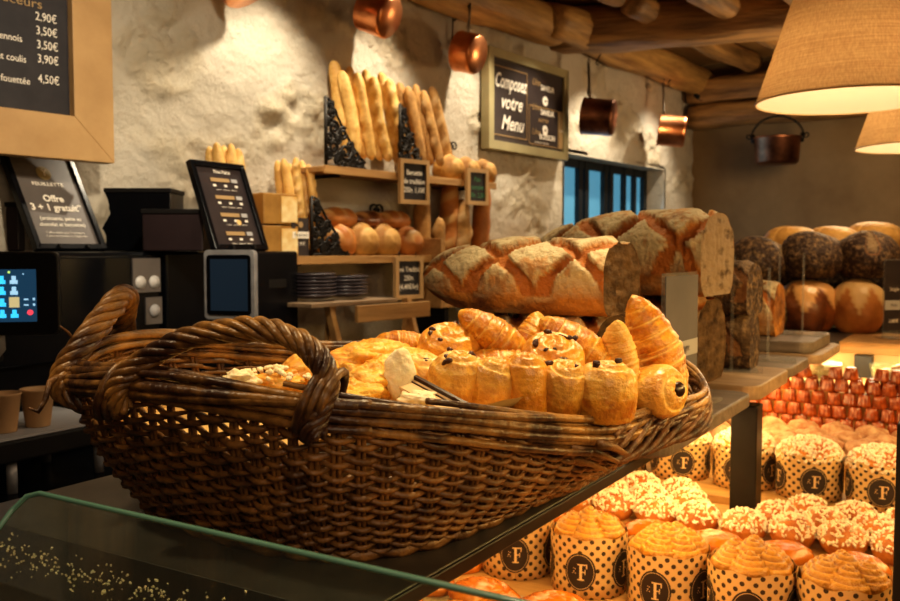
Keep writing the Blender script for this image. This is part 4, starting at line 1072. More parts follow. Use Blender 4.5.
for r_ in range(3):
    for k in range(8):
        place(TO[(k+r_) % 3], 'glazed_turnover', C(-1.03+.15*k, 1.47-.115*r_, .780), 'glossy golden turnover in the rows nearest the front glass', 'pastry', rz=CR+.2*(k % 3), group='turnovers near the glass')
# dusted buns on step four
def lump(seed, r=.045, h=.055):
    def fn(i, j):
        ph = math.pi*i/17; a = 2*math.pi*j/24; s, c = math.sin(ph), math.cos(ph)
        k = 1+.25*nz(s*math.cos(a)*1.6+seed, s*math.sin(a)*1.6, c*1.6)
        return (s*math.cos(a)*r*k, s*math.sin(a)*r*k, max(-.4*h, c*h/2*k)+.4*h)
    return MB().grid(fn, 18, 24, cv=True).mesh('bun', M['dusted'])
LU = [lump(1), lump(4), lump(7)]
for r_ in range(3):
    for k in range(11):
        place(LU[(k+r_) % 3], 'dusted_bun', C(-1.04+.093*k+.04*(r_ % 2), (2.62, 2.715, 2.81)[r_], .936+.004*r_), 'pale sugar-dusted puff in the strip between the sugar-topped brioches and the caneles', 'bun', rz=k*1.7, group='dusted puffs', scale=1.05 if r_ else 1.1)
# caneles
b = MB(); cbox(b, -1.10, .15, 1.20, 1.655, .771, .779); o = b.build('baking_tray', M['board'], smooth=False); o.rotation_euler = (0,0,CR); tag(o, 'thin wooden baking tray under the glossy turnovers at the front', 'tray')
CN = MB().lathe([(0,0),(.022,0),(.0245,.003),(.0235,.01),(.021,.03),(.019,.041),(.0155,.045),(.008,.0425),(0,.041)], 48, mod=lambda a, i: 1+(.07*math.cos(12*a) if 1 < i < 7 else 0)).mesh('canele', M['canele'])
rnd = random.Random(5)
for row in range(5):
    for k in range(22):
        q_ = -1.03+.0435*k+.0215*(row % 2)
        if row == 4 and rnd.random() < .2: continue
        place(CN, 'canele', C(q_+rnd.uniform(-.002,.002), 2.93+.014*row, .951+.0378*row), 'dark red fluted canele in the stacked wall behind the dusted puffs', 'pastry', scale=.85, rz=rnd.random(), rx=rnd.uniform(-.06,.06), ry=rnd.uniform(-.16,.16) if row > 1 else 0, group='caneles in the front wall')
# back support rows of caneles
for row in range(4):
    for k in range(22):
        place(CN, 'canele', C(-1.02+.0435*k, 3.03+.004*row, .951+.0378*row) , 'dark red fluted canele hidden at the back of the stacked wall', 'pastry', rz=rnd.random(), scale=.85, group='caneles at the back') if row == 3 else None
# glass bowls on the last step
bowl = MB().lathe([(0,0),(.05,0),(.085,.03),(.095,.07),(.092,.07),(.082,.032),(.05,.005),(0,.005)], 36).mesh('bowl', M['glass'])
for k, (px_, d_) in enumerate(((815,3.10),(900,3.02),(960,3.0),(755,3.22))):
    p = P(px_, 365, d_); w_ = ('left of the far post','right of the far post','beyond the right edge','hidden behind the boards')[k]
    place(bowl, 'glass_bowl', (p.x, p.y, 1.041), 'clear glass bowl of small cakes under the far shelf, %s' % w_, 'bowl')
    for j in range(7):
        a = j*1.05; r_ = .045 if j < 6 else 0
        place(LU[j % 3], 'small_cake', (p.x+r_*math.cos(a), p.y+r_*math.sin(a), 1.05+(.03 if j == 6 else .012)), 'small pale cake in the glass bowl %s' % w_, 'cake', rz=j, scale=.68, group='cakes in the bowl %s' % w_)
# ================================================================== WICKER BASKET
def PH(px, py, Y): return P(px, py, Y)
rimpx = [(72,374,1.12),(143,380,.98),(236,394,.90),(330,410,.875),(445,421,.93),(540,432,1.0),(612,434,1.09),(662,420,1.21),(706,401,1.36)]
RIM = [PH(*p) for p in rimpx]+[Vector((.355,1.50,1.31)),Vector((.10,1.53,1.33)),Vector((-.19,1.45,1.33)),Vector((-.375,1.32,1.36)),Vector((-.462,1.22,1.365))]
zb = 1.168
BOT = [Vector((x, y, zb)) for x, y in ((-.385,1.14),(-.31,1.06),(-.2,.985),(-.12,.965),(-.03,1.0),(.05,1.09),(.13,1.2),(.19,1.28),(.215,1.38),(.19,1.46),(.05,1.48),(-.15,1.4),(-.3,1.3),(-.37,1.22))]
NS = 64
NP = NS*4
rimc = catmull(RIM, NP); botc = catmull(BOT, NP)
cenb = sum(BOT, Vector())/len(BOT)
def surf(i, v):
    i %= NP
    p = botc[i].lerp(rimc[i], v); q = botc[i].lerp(rimc[i], .5)
    out = (rimc[i]-cenb); out.z = 0; out.normalize()
    return p + out*(.018*math.sin(v*math.pi)) 
def nrm(i):
    o = rimc[(i+2) % NP]-rimc[(i-2) % NP]; s = rimc[i % NP]-botc[i % NP]; n = o.cross(s).normalized()
    c = rimc[i % NP]-cenb; c.z = 0
    return n if n.dot(c) > 0 else -n
NRM = [nrm(i) for i in range(NP)]
bk = thing('wicker_basket', cenb, 'large woven willow basket with braided handles on the black shelf, full of pastries', 'basket')
bm_off = -Vector(cenb)
def rel(ps): return [Vector(p)+bm_off for p in ps]
NR = 24
rnd = random.Random(21)
b = MB()
for r_ in range(NR):
    v = .03+.93*r_/(NR-1)
    # each round is woven from rods of limited length so ends and thickness vary
    i = rnd.randrange(40); start = i; total = 0
    while total < NP:
        ln = min(NP-total, rnd.randrange(44, 76)); pts = []; rad = []
        r0 = rnd.uniform(.0035, .0046); dv = rnd.uniform(-.006, .006)
        for k in range(ln+3):
            ii = i+k; ph = math.pi*(ii/4.0)+math.pi*(r_ % 2)
            w = math.cos(ph)*.0048
            sl = .0010*math.sin(ph*.5+r_)
            pts.append(surf(ii, v+dv*k/ln) + NRM[ii % NP]*w + Vector((0,0,sl+.0015*nz(ii*.2, r_, 0))))
            rad.append(r0*(1-.35*k/ln)*(1+.12*nz(ii*.5, r_*3, 1)))
        b.tube(rel(pts), rad, 6); i += ln; total += ln
b.build('woven_side', M['willow'], bk)
b = MB()
for s_ in range(NS):
    i = s_*4
    for dd in (-1, 1):
        b.tube(rel([surf(i, v)+(rimc[(i+1)%NP]-rimc[(i-1)%NP]).normalized()*(dd*.0028) for v in [0,.2,.4,.6,.8,1.0]]), .0030, 5)
b.build('stakes', M['willow'], bk)
# bottom disc, woven
b = MB(); n = len(botc)//2
for k in range(11):
    f = 1-k/11; b.tube(rel([cenb+(botc[i]-cenb)*f + Vector((0,0,.0025*math.cos(i*math.pi/4+k*math.pi))) for i in range(0, NP, 2)]), .0085, 5, closed=True)
b.build('woven_base', M['willow'], bk)
# rim: a bundle of long wandering rods
RODS = 15
for k in range(RODS):
    rnd = random.Random(50+k)
    c0 = 2*math.pi*k/RODS
    start = rnd.randrange(NP); ln = rnd.randrange(int(NP*.75), int(NP*1.05)); 
    pts = []; rad = []; r0 = rnd.uniform(.0052, .0070)
    for j in range(ln):
        i = (start+j) % NP
        t_ = j/ln; tw = c0+j*.016+.7*nz(j*.02, k, 0)
        R0 = .0145+.003*nz(j*.04, 3, k)
        kk = 1.0 if k < 10 else .45; zz = .0185*math.sin(tw)*kk; oo = .0100*math.cos(tw)*kk
        lip = 1.0
        pts.append(rimc[i]+Vector((0,0,zz*lip+.001))+NRM[i]*(oo+.002)); rad.append(r0*(.55+.45*math.sin(min(1, t_*1.5)*math.pi/2))*(1-.30*t_)*(1+.10*nz(j*.25, k*5, 2)))
    o = MB().tube(rel(pts), rad, 8).build('rim_rod', M['willow2'], bk)
# fine twisted border at the low lip
b = MB()
i0 = int(NP*6/14); i1 = int(NP*9.4/14)
for k in range(12):
    pts = []; f_ = 1.0 if k < 8 else .5
    for j in range((i1-i0)*3):
        i = i0+j/3; a = rimc[int(i) % NP].lerp(rimc[(int(i)+1) % NP], i-int(i)); tw = 2*math.pi*k/8+j*.05
        pts.append(a+Vector((0,0,f_*.021*math.sin(tw)-.010))+NRM[int(i) % NP]*(f_*.012*math.cos(tw)+.0))
    b.tube(rel(pts), .0052, 6)
b.build('lip_border', M['lipdark'], bk)
# braided handles
def braid(path, rad, rr, turns, strands=6, n=170, taper=.0, flat_=1.0):
    c = catmull(path, n, closed=False); b = MB()
    for s_ in range(strands):
        pts = []; rs = []
        for i in range(n):
            T = (c[min(i+1,n-1)]-c[max(i-1,0)]).normalized(); x = T.orthogonal() if i == 0 else x
            x = (x-T*x.dot(T)).normalized(); y = T.cross(x)
            a = 2*math.pi*(s_/strands+turns*i/n); e = 1+.28*nz(i*.06, s_*2.3, 4)
            pts.append(c[i]+(x*math.cos(a)+y*math.sin(a)*flat_)*rad*e); rs.append(rr*(1+.15*nz(i*.1, s_*3, 1)))
        b.tube(rel(pts), rs, 8)
    return b
near = [(122,408,.985),(116,392,.975),(128,373,.975),(158,352,.97),(192,337,.955),(235,330,.93),(272,331,.91),(300,342,.89),(320,360,.88),(328,382,.872),(322,404,.868),(313,426,.864),(316,436,.864)]
braid([PH(*p) for p in near], .0088, .0046, 4.2).build('handle', M['willow2'], bk)
# wrapping where the handle meets the rim
for (px_, py_, d_) in ((321,404,.868),(122,392,.985)):
    b = MB()
    c = PH(px_, py_-2, d_+.012)
    for k in range(3):
        pts = []
        for j in range(26):
            a = 2*math.pi*j/26; pts.append(c+Vector((.009*k-.009+.010*math.cos(a)*.6+(.012*math.sin(a)), .024*math.cos(a), .030*math.sin(a))))
        b.tube(rel(pts), .0048, 7, closed=True)
    b.build('handle_binding', M['willow2'], bk)
far = [(88,402,1.10),(66,392,1.10),(64,372,1.105),(82,345,1.12),(104,318,1.15),(119,298,1.18),(126,300,1.23),(124,320,1.27),(124,345,1.30),(132,362,1.31)]
braid([PH(*p) for p in far], .0110, .0058, 3.6, strands=6).build('handle', M['willow2'], bk)
# stray rod ends
def loose(pts, rs): MB().tube(rel(pts), rs, 6).build('loose_rod', M['willow'], bk)
loose([PH(66,372,1.1), PH(50,382,1.08), PH(45,400,1.07), PH(38,412,1.07), PH(29,408,1.06)], [.004,.004,.0035,.003,.0015])
loose([PH(78,345,1.12), PH(68,332,1.11), PH(60,326,1.10)], [.002,.0018,.001])
loose([PH(86,352,1.14), PH(70,352,1.14), PH(63,362,1.14), PH(72,372,1.13)], [.005,.005,.004,.003])
for (p, q) in (((600,444),(628,455)),((570,446),(618,462)),((540,449),(606,470))): loose([PH(p[0],p[1],1.03), PH((p[0]+q[0])/2,(p[1]+q[1])/2-2,1.06), PH(q[0],q[1],1.08)], [.006,.005,.003])

# liner inside (kraft paper following the basket)
b = MB(); NL = 64
def lf(i, j):
    a = int(j*NP/NL) % NP; k = i/10
    edge = surf(a, .74)+(cenb-rimc[a]).normalized()*.032
    cen = Vector((.03, 1.22, 1.318))
    if k < .8:
        f = k/.8; p = cen.lerp(Vector((edge.x, edge.y, 1.318 if edge.x > -.15 else 1.318+.0)), f*.88); p.z = min(p.z, 1.318) - .03*(1-f) + .004*nz(p.x*20, p.y*20, 1)
        lo = smooth01(-.02, -.3, p.x); p.z -= .05*lo
        return p
    return Vector((cen.x, cen.y, 0)).lerp(Vector((edge.x, edge.y, 0)), .93+.07*(k-.8)/.2) + Vector((0,0,1.318-.05*smooth01(-.02,-.3,edge.x)-.004+.012*(k-.8)/.2+.003*math.sin(j*.9)))
b.grid(lf, 11, NL, cv=True)
def ls(i, j):  # pale side wall added so light specks show through the weave
    a = int(j*NP/NL) % NP; v = .70-.52*i/7; p = surf(a, v); c = (cenb-p); c.z = 0
    return p+c.normalized()*(.017+.002*math.sin(j*.9+i))
b.grid(ls, 8, NL, cv=True); o = b.build('paper_liner', M['kraft']); tag(o, 'crumpled kraft paper liner added inside the wicker basket under the pastries', 'liner')

# ================================================================== PASTRIES IN THE BASKET
def croissant_mesh(L=.13, r=.028, seed=0, ridges=3.6, bend=.018, material='croute', sharp=.8):
    nu, nv = 84, 28
    def fn(i, j):
        u = 2*i/(nu-1)-1; a = 2*math.pi*j/nv; au = abs(u)
        pr = max(0, 1-au**1.7)**sharp*.92+.10*max(0, 1-au**6)
        tilt = .10*math.cos(a+seed)
        s = (au*ridges+tilt*(1 if u > 0 else -1)+seed*.3+.05*nz(math.cos(a)*2,math.sin(a)*2,seed)) % 1
        k = 1.04-.065*s
        rr = r*pr*k*(1+.05*nz(u*3+seed, math.cos(a), math.sin(a)))
        fine = .0005*math.sin((au*ridges+tilt)*2*math.pi*5)+.0016*nz(u*14,math.cos(a)*3+seed,math.sin(a)*3)
        x = u*L/2; y = math.cos(a)*(rr+fine)+bend*u*u; z = math.sin(a)*(rr+fine)*.86
        return (x, y, z, smooth01(.80, 1, s)*.7+.25*smooth01(.1,.5,nz(u*9,a*2,seed)))
    return MB().grid(fn, nu, nv, cv=True).mesh('crust', M[material])
def roll_mesh(rx, ry, H, seed=0, turns=2.3, dome=.006, groove=.005, material='croute', bulge=.06):
    nr, nt = 46, 60
    def fn(i, j):
        a = 2*math.pi*j/nt
        if i < 26:
            rr = i/25; s = (rr*turns-a/(2*math.pi)+seed*.21) % 1; rid = math.sin(s*math.pi)**.5
            z = H/2+dome*(1-rr*rr)-groove*(1-rid)*smooth01(0,.12,rr)*smooth01(1,.8,rr) - .010*rr**5
            rad = rr*.93; m_ = .55*(1-rid)+.25
        elif i < 30:
            k = (i-25)/5; z = H/2-.010-.010*k; rad = .93+.065*math.sin(k*math.pi/2); m_ = .35
        else:
            k = (i-29)/(nr-1-29); z = H/2-.018-(H-.018)*k; rad = .99+bulge*math.sin(k*math.pi)-.05*k; m_ = .05+.35*smooth01(.5,0,k)+.25*smooth01(.15,.4,nz(a*2, k*9, seed))
        w = 1+.055*nz(math.cos(a)*1.4+seed, math.sin(a)*1.4, z*14+seed)+.02*nz(math.cos(a)*5, math.sin(a)*5+seed, z*60)
        return (rx*rad*w*math.cos(a), ry*rad*w*math.sin(a), z+.0016*nz(rad*9*math.cos(a), rad*9*math.sin(a), seed), m_)
    b = MB().grid(fn, nr, nt, cv=True)
    k0 = len(b.v)-nt; b.f.append(tuple(range(k0, k0+nt))[::-1])
    return b.mesh('crust', M[material])
def raisins(n, rx, ry, z, seed, big=1.0):
    rn = random.Random(seed); out = []
    for k in range(n):
        b = MB(); out.append(b)
        a = rn.random()*6.28; rr = math.sqrt(rn.uniform(.05, .75)); s_ = .0045*big*rn.uniform(.8, 1.3)
        m_ = Matrix.Translation((rx*rr*math.cos(a), ry*rr*math.sin(a), z-.001)) @ Euler((rn.random(), rn.random(), rn.random()*3)).to_matrix().to_4x4()
        b.lathe([(0,-s_*.7),(s_*.8,-s_*.45),(s_,0),(s_*.75,s_*.5),(0,s_*.7)], 10, mtx=m_ @ Matrix.Diagonal((1.5,1,1,1)))
    return out
def choc_sticks(rx, z, ang=0):
    out = []
    for s_ in ((-1, 1) if ang else (.12,)):
        b = MB(); out.append(b); w_ = 1 if ang else 2.1
        b.lathe([(0,-.01),(.0045*w_,-.01),(.005*w_,.0),(.004*w_,.0028),(0,.003)], 10, mtx=Matrix.Translation((s_*rx*.42*math.cos(ang), s_*rx*.42*math.sin(ang), z)))
    return out
def tilt_rot(up_world, spin=0):
    q = Vector(up_world).normalized().to_track_quat('Z', 'Y'); return (q @ Euler((0,0,spin)).to_quaternion()).to_euler()
def pastry_roll(label, px, py, d, rx, ry, H, up=(0,0,1), seed=0, raisin=0, choc=False, material='croute', spin=0, name='pain_aux_raisins', turns=2.3, gloss=1):
    if py > 375: k_ = 1.09 if px > 640 else 1.05; d *= k_; rx *= k_; ry *= k_; H *= k_
    t = thing(name, P(px, py, d), label, 'pastry', rot=tilt_rot(up, spin))
    part('crust', roll_mesh(rx, ry, H, seed, turns, material=material), t)
    if raisin:
        for rb in raisins(raisin, rx*.85, ry*.85, H/2+.0012, seed+3): rb.build('raisin', M['raisin'], t)
    if choc:
        for cb in choc_sticks(rx, H/2+.0055, 0 if px > 640 else .3): cb.build('chocolate_stick', M['choc'], t)
    return t
def croissant(label, px, py, d, along, L, r, seed=0, bend=.018, material='croute', spin=0, sharp=.62, ridges=3.4):
    """along: world direction of the long axis"""
    q = Vector(along).normalized().to_track_quat('X', 'Z') @ Euler((spin,0,0)).to_quaternion()
    o = bpy.data.objects.new('croissant', croissant_mesh(L, r, seed, ridges, bend, material, sharp)); COL.objects.link(o)
    o.location = P(px, py, d); o.rotation_euler = q.to_euler(); return tag(o, label, 'croissant')
# front row standing on end
pastry_roll('raisin roll standing at the left end of the front row of pastries', 422, 380, 1.07, .034,.030,.052, (0,-.25,1), 1, 5, material='crpale')
pastry_roll('pale raisin roll standing on end with raisins along its top, front row', 457, 383, 1.03, .034,.030,.062, (.05,-.25,1), 2, 5, material='croute')
pastry_roll('slim plain chocolate roll standing on end between raisin rolls, front row', 492, 389, 1.02, .025,.027,.062, (.18,-.12,1), 3, 0, name='pain_au_chocolat')
pastry_roll('narrow golden roll standing tall, leaning left, front row middle', 526, 389, 1.02, .026,.026,.072, (-.02,-.08,1), 4, 0, name='pain_au_chocolat', material='crdark')
pastry_roll('roll showing its spiral and two raisins on top, left of the widest roll', 562, 391, 1.03, .030,.028,.062, (.12,-.35,1), 5, 4, material='croute')
pastry_roll('widest golden pain au chocolat standing on end at the front', 606, 392, 1.03, .037,.032,.061, (.02,-.12,1), 6, 0, choc=True, name='pain_au_chocolat', material='croute')
pastry_roll('rightmost roll lying with its spiral end and dark filling facing right', 657, 392, 1.10, .036,.033,.055, (.62,-.74,.22), 7, 0, choc=True, name='pain_au_chocolat', material='croute', turns=1.6)
# back row
pastry_roll('big glossy pain aux raisins lying flat at the back left of the pile', 450, 344, 1.20, .043,.043,.036, (.05,-.45,1), 8, 7, material='crdark')
pastry_roll('pain aux raisins with a bold spiral leaning in the centre of the pile', 553, 357, 1.12, .040,.038,.040, (.10,-.55,.85), 9, 8, material='crdark')
croissant('small croissant tip at the left behind the glossy raisin swirl', 409, 346, 1.27, (.8,.3,-.2), .09, .024, 1)
croissant('golden croissant with a pointed tip, left of the centre of the pile', 498, 339, 1.20, (.75,.1,-.55), .125, .029, 2)
croissant('small croissant wedged behind the central raisin swirl, left', 531, 338, 1.24, (.4,.2,.6), .085, .024, 3)
croissant('golden croissant sloping down to the right behind the central swirl', 580, 347, 1.20, (.75,-.1,-.5), .13, .030, 4)
croissant('pale cream-coloured croissant standing between the two large golden ones', 619, 356, 1.20, (-.25,-.1,.9), .105, .026, 5, material='crpale')
croissant('tallest croissant, pointed tip up, at the right end of the pile', 656, 348, 1.26, (-.42,.05,.9), .167, .039, 6, sharp=.7, ridges=4.2)
croissant('croissant lying low behind the centre of the pile', 600, 372, 1.20, (.9,.2,0), .12, .028, 7)
croissant('croissant under the golden pointed one, mostly hidden', 500, 366, 1.18, (.9,.1,0), .12, .028, 9)
# left, loose pieces
def crumple(seed, r, h, material, squ=1.0, amp=.35, fr=2.6):
    def fn(i, j):
        ph = math.pi*i/35; a = 2*math.pi*j/48; s, c = math.sin(ph), math.cos(ph)
        p = Vector((s*math.cos(a), s*math.sin(a), c))
        k = 1+amp*noise.noise(p*fr*.7+Vector((seed,0,0)))+amp*.45*noise.noise(p*fr*2.4+Vector((0,seed,0)))+amp*.15*noise.noise(p*fr*7)
        return (p.x*r*k, p.y*r*squ*k, p.z*h/2*k, smooth01(.0,.5,noise.noise(p*fr*2+Vector((seed,3,1)))))
    return MB().grid(fn, 36, 48, cv=True).mesh('crust', M[material])
def loose_pastry(name, label, cat, px, py, d, seed, r, h, material, rz=0, rx=0, **k):
    return place(crumple(seed, r, h, material, **k), name, P(px, py, d), label, cat, rz=rz, rx=rx)
M['yellowp'] = mat('butter_pastry', (.60,.23,.014), (.88,.48,.06), 26, rough=.42, bump=.6, bscale=90, attr_col=(.95,.62,.16), sss=.12)
M['orangep'] = mat('orange_pastry', (.66,.25,.025), (.90,.46,.07), 20, rough=.4, bump=.4, bscale=90, attr_col=(.93,.60,.15), sss=.1)
loose_pastry('almond_croissant', 'almond croissant with lumpy white sugar, seen through the near handle', 'pastry', 276, 386, 1.10, 3, .042, .036, 'orangep', squ=.7)
s_ = MB(); rnd = random.Random(8)
for k in range(60):
    a = rnd.random()*6.28; ph = rnd.random()*1.2; p = Vector((.05*math.sin(ph)*math.cos(a), .032*math.sin(ph)*math.sin(a), .022*math.cos(ph))); kk = rnd.uniform(.0025,.0048)
    s_.lathe([(0,-kk*.6),(kk*.9,-kk*.2),(kk,kk*.2),(kk*.4,kk*.6),(0,kk*.65)], 7, mtx=Matrix.Translation(p*1.05) @ Euler((rnd.random(),rnd.random(),0)).to_matrix().to_4x4())
s_.build('sugar_lumps', M['crumbw'], bpy.data.objects['almond_croissant'])
loose_pastry('sugared_brioche_piece', 'small white sugared piece left of the almond croissant', 'pastry', 240, 380, 1.07, 12, .020, .024, 'crumbw')
loose_pastry('round_pastry', 'smooth orange rounded pastry just left of the handle root', 'pastry', 313, 373, 1.14, 5, .042, .055, 'orangep', amp=.1)
loose_pastry('butter_pastry', 'crumpled golden pastry behind the handle root, uppermost', 'pastry', 358, 362, 1.16, 6, .042, .046, 'orangep', amp=.3)
loose_pastry('butter_pastry', 'pale golden puff at the back left of the loose pastries', 'pastry', 378, 356, 1.22, 7, .048, .046, 'yellowp', amp=.2)
loose_pastry('butter_pastry', 'bright yellow crumpled pastry in front of the pale puff', 'pastry', 366, 385, 1.05, 8, .044, .050, 'yellowp', amp=.4)
loose_pastry('butter_pastry', 'small yellow crumpled pastry behind the torn white bread', 'pastry', 392, 372, 1.10, 9, .036, .040, 'orangep', amp=.35)
loose_pastry('butter_pastry', 'yellow crumpled pastry at the bottom left of the white bread', 'pastry', 350, 396, 1.00, 19, .034, .036, 'yellowp', amp=.4)
loose_pastry('pale_puff', 'creamy puff with ridged top beside the small croissant tip', 'pastry', 402, 362, 1.17, 10, .042, .040, 'yellowp', amp=.2)
# torn white bread
t = place(crumple(33, .019, .064, 'crumbw', squ=.8, amp=.16, fr=1.4), 'torn_bread', P(400,376,1.03), 'upright torn piece of white bread crumb among the yellow pastries', 'bread', rz=.4, rx=-.1)
place(crumple(41, .024, .018, 'crumbw', squ=.7, amp=.3), 'torn_bread', P(420,398,1.0), 'flat torn piece of white bread lying at the tray corner', 'bread', rz=-.5)
# tray with dark border
A_ = P(412,377,1.03); B_ = P(468,407,.965); t = thing('pastry_tray', A_, 'cream tray with a dark brown border tucked under the front pastries', 'tray')
wv = Vector((-.020,-.010,-.006))
def strip_mesh(o0, o1, th):
    v = [o0, B_-A_+o0, B_-A_+o1, o1]; return MB().add([Vector(x) for x in v]+[Vector(x)-Vector((0,0,th)) for x in v], [(0,1,2,3),(7,6,5,4),(0,4,5,1),(1,5,6,2),(2,6,7,3),(3,7,4,0)])
strip_mesh(Vector((0,0,0)), wv, .003).build('tray_face', M['tanletter'], t, smooth=False)
strip_mesh(Vector((.002,.001,.004)), Vector((-.002,-.001,.0035)), .008).build('border', M['choc'], t, smooth=False)
strip_mesh(wv*.30+Vector((0,0,.0012)), wv*.36+Vector((0,0,.0012)), .001).build('printed_line', M['choc'], t, smooth=False)

# ================================================================== SERVICE LINE ON THE LEFT
def cthing(name, q, t, z, label, cat, rz=0): return thing(name, C(q, t, z), label, cat, CR+rz)
# back counter
bc = cthing('back_counter', -2.55, 1.6, 0, 'black service counter along the left, carrying the coffee machines', 'counter')
b = MB(); b.box(.17,.72,-1.0,.84,0,.92); b.build('cabinet', M['blackm'], bc, smooth=False)
b = MB(); b.box(.16,.76,-1.0,.86,.92,.95); b.build('worktop', M['black'], bc, smooth=False, bevel=.003)
b = MB(); b.box(.762,.768,-1.0,.86,.925,.948); b.build('edge_trim', M['silver'], bc, smooth=False)
# coffee machine one (front faces the aisle, +x local)
cm = cthing('coffee_machine', -2.35, 1.45, .951, 'large black coffee machine with two dial stickers, under the leaning promotion frame', 'coffee machine')
b = MB(); b.box(-.03,.20,-.62,.40,0,.545); b.build('body', M['black'], cm, smooth=False, bevel=.012)
b = MB(); b.box(.195,.215,-.60,.39,.25,.53); b.build('front_panel', M['black'], cm, smooth=False, bevel=.004)
b = MB(); b.box(.17,.49,-.60,.05,.075,.125); b.build('drip_tray', M['blackm'], cm, smooth=False, bevel=.006)
b = MB(); b.box(.19,.48,-.59,.04,.125,.131)
b.build('steel_grate', M['bandgrey'], cm, smooth=False)
for (x, y) in ((.46,-.02),(.46,-.25),(.46,-.5),(.25,-.02)):
    b = MB(); b.tube([(x,y,0),(x,y,.076)], .012, 10); b.build('foot', M['silver'], cm)
b = MB(); b.box(.2,.30,-.38,-.16,.28,.36); b.tube([(.26,-.27,.28),(.26,-.27,.22)], .014, 10); b.tube([(.26,-.22,.28),(.26,-.22,.22)], .01, 10); b.build('brew_head', M['blackm'], cm, smooth=False, bevel=.004)
b = MB(); b.box(.30,.303,-.33,-.19,.31,.335); b.build('maker_badge', M['white'], cm, smooth=False)
# second machine with dials
m2 = cthing('bean_machine', -2.33, 2.22, .951, 'second plain black machine behind the small payment screen, right of the coffee machine', 'coffee machine')
b = MB(); b.box(.02,.20,-.36,.24,0,.545); b.build('body', M['black'], m2, smooth=False, bevel=.01)
b = MB(); b.box(.215,.221,.29,.39,.425,.525); b.box(.215,.220,.335,.395,.33,.41); b.build('sticker', M['signgrey'], cm, smooth=False)
for (y, z, m_) in ((.315,.455,'white'),(.365,.455,'white'),(.365,.37,'bandgrey')):
    b = MB(); b.lathe([(0,0),(.019,0),(.019,.003),(0,.004)], 24, mtx=Matrix.Translation((.221,y,z)) @ Matrix.Rotation(R(90),4,'Y')); b.build('dial', M[m_], cm)
b = MB(); b.box(.2,.21,.0,.3,.18,.21); b.build('handle', M['steel'], m2, smooth=False)
# hoppers on top
for (pxa, pxb, ytop, d_, lab) in ((88,171,188,2.85,'tall black storage box on top of the machines, behind the promotion frame'),(143,203,209,2.66,'low dark aubergine box on top of the machines, between the two frames'),(-40,19,202,2.6,'dark aubergine box on the machine top at the left edge')):
    pa = P(pxa, 250, d_); pb = P(pxb, 250, d_); h = P(pxa, ytop, d_).z-1.497; w_ = (pb-pa).length
    t = thing('storage_box', Vector(((pa.x+pb.x)/2, d_, 1.497)), lab, 'box', R(2))
    b = MB(); b.box(-w_/2,w_/2,-.0,.16,0,h-.012); b.build('box_body', M['purple' if 'aubergine' in lab else 'black'], t, smooth=False, bevel=.004)
    b = MB(); b.box(-w_/2-.003,w_/2+.003,-.004,.164,h-.014,h); b.build('lid', M['blackm'], t, smooth=False, bevel=.002)
# leaning frames: local x along the counter, facing the aisle
def lean_frame(px, d, w, h, lean, label, z=1.497, mk='signgrey'):
    p = P(px, 250, d); p.z = z
    t = thing('leaning_frame', p, label, 'sign', rot=(Matrix.Rotation(CR+R(90),4,'Z') @ Matrix.Rotation(R(-lean),4,'X')).to_euler())
    mitre(MB(), 0, w, 0, h, .017, -.014, .008).build('frame', M['black'], t, smooth=False, bevel=.002)
    b = MB(); b.box(.013,w-.013,-.004,.004,.013,h-.013); b.build('poster', M[mk], t, smooth=False)
    b = MB(); b.tube([(w*.5,.01,h*.6),(w*.5,.09,.012+.09*math.sin(R(lean)))], .004, 5); b.build('strut', M['blackm'], t)
    for x in (.3, .7):
        b = MB(); b.box(w*x-.004,w*x+.004,-.022,-.012,.0,.012); b.build('clip', M['blackm'], t, smooth=False)
    return t
f1 = lean_frame(35, 2.48, .228, .335, 29, 'black framed promotion poster leaning on the coffee machine, reading Offre 3 + 1 gratuit')
cx = .114
b = MB(); b.lathe([(0,0),(.023,0),(.023,.002),(0,.002)], 28, mtx=Matrix.Translation((cx,-.004,.256)) @ Matrix.Rotation(R(90),4,'X')); b.build('emblem', mat('emblem_gold', (.36,.28,.13), rough=.5), f1, smooth=False)
text(f1, 'Y', .032, cx, .246, -.007, shear=.1)
text(f1, 'FEUILLETTE', .016, cx, .213, -.006, sx=1.25, bold=.0003)
text(f1, 'Offre', .030, cx, .160, -.006, bold=.0010); text(f1, '3 + 1 gratuit*', .030, cx, .130, -.006, bold=.0010)
text(f1, '(croissants, pains au', .0165, cx, .098, -.006, bold=.0003); text(f1, 'chocolat et baguettes)', .0165, cx, .078, -.006, bold=.0003)
text(f1, '* offre valable pour 3 croissants,', .0095, cx, .054, -.006); text(f1, '3 pains au chocolat ou 3 baguettes', .0095, cx, .043, -.006)
f2 = lean_frame(213, 2.62, .222, .285, 21, 'black framed price list leaning on the machines beside the small screen', mk='signdark')
cx = .1225
text(f2, 'NOS BOISSONS CHAUDES', .011, cx, .268, -.006); text(f2, 'Nos Pains', .017, cx, .250, -.006, bold=.0004)
for z_ in (.222, .165, .108, .048):
    b = MB(); b.box(cx-.055,cx+.022,-.0065,-.005,z_,z_+.012); b.build('printed_band', M['tan'], f2, smooth=False)
    b = MB(); b.box(cx+.03,cx+.055,-.0065,-.005,z_,z_+.012); b.build('printed_band', M['bandgrey'], f2, smooth=False)
    for k in (-1, 0, 1): 
        b = MB(); b.box(cx+k*.045-.006,cx+k*.045+.006,-.0065,-.005,z_-.016,z_-.009); b.build('printed_icon', M['cream'], f2, smooth=False)
    text(f2, 'nature   chocolat   beurre', .008, cx, z_-.028, -.006)
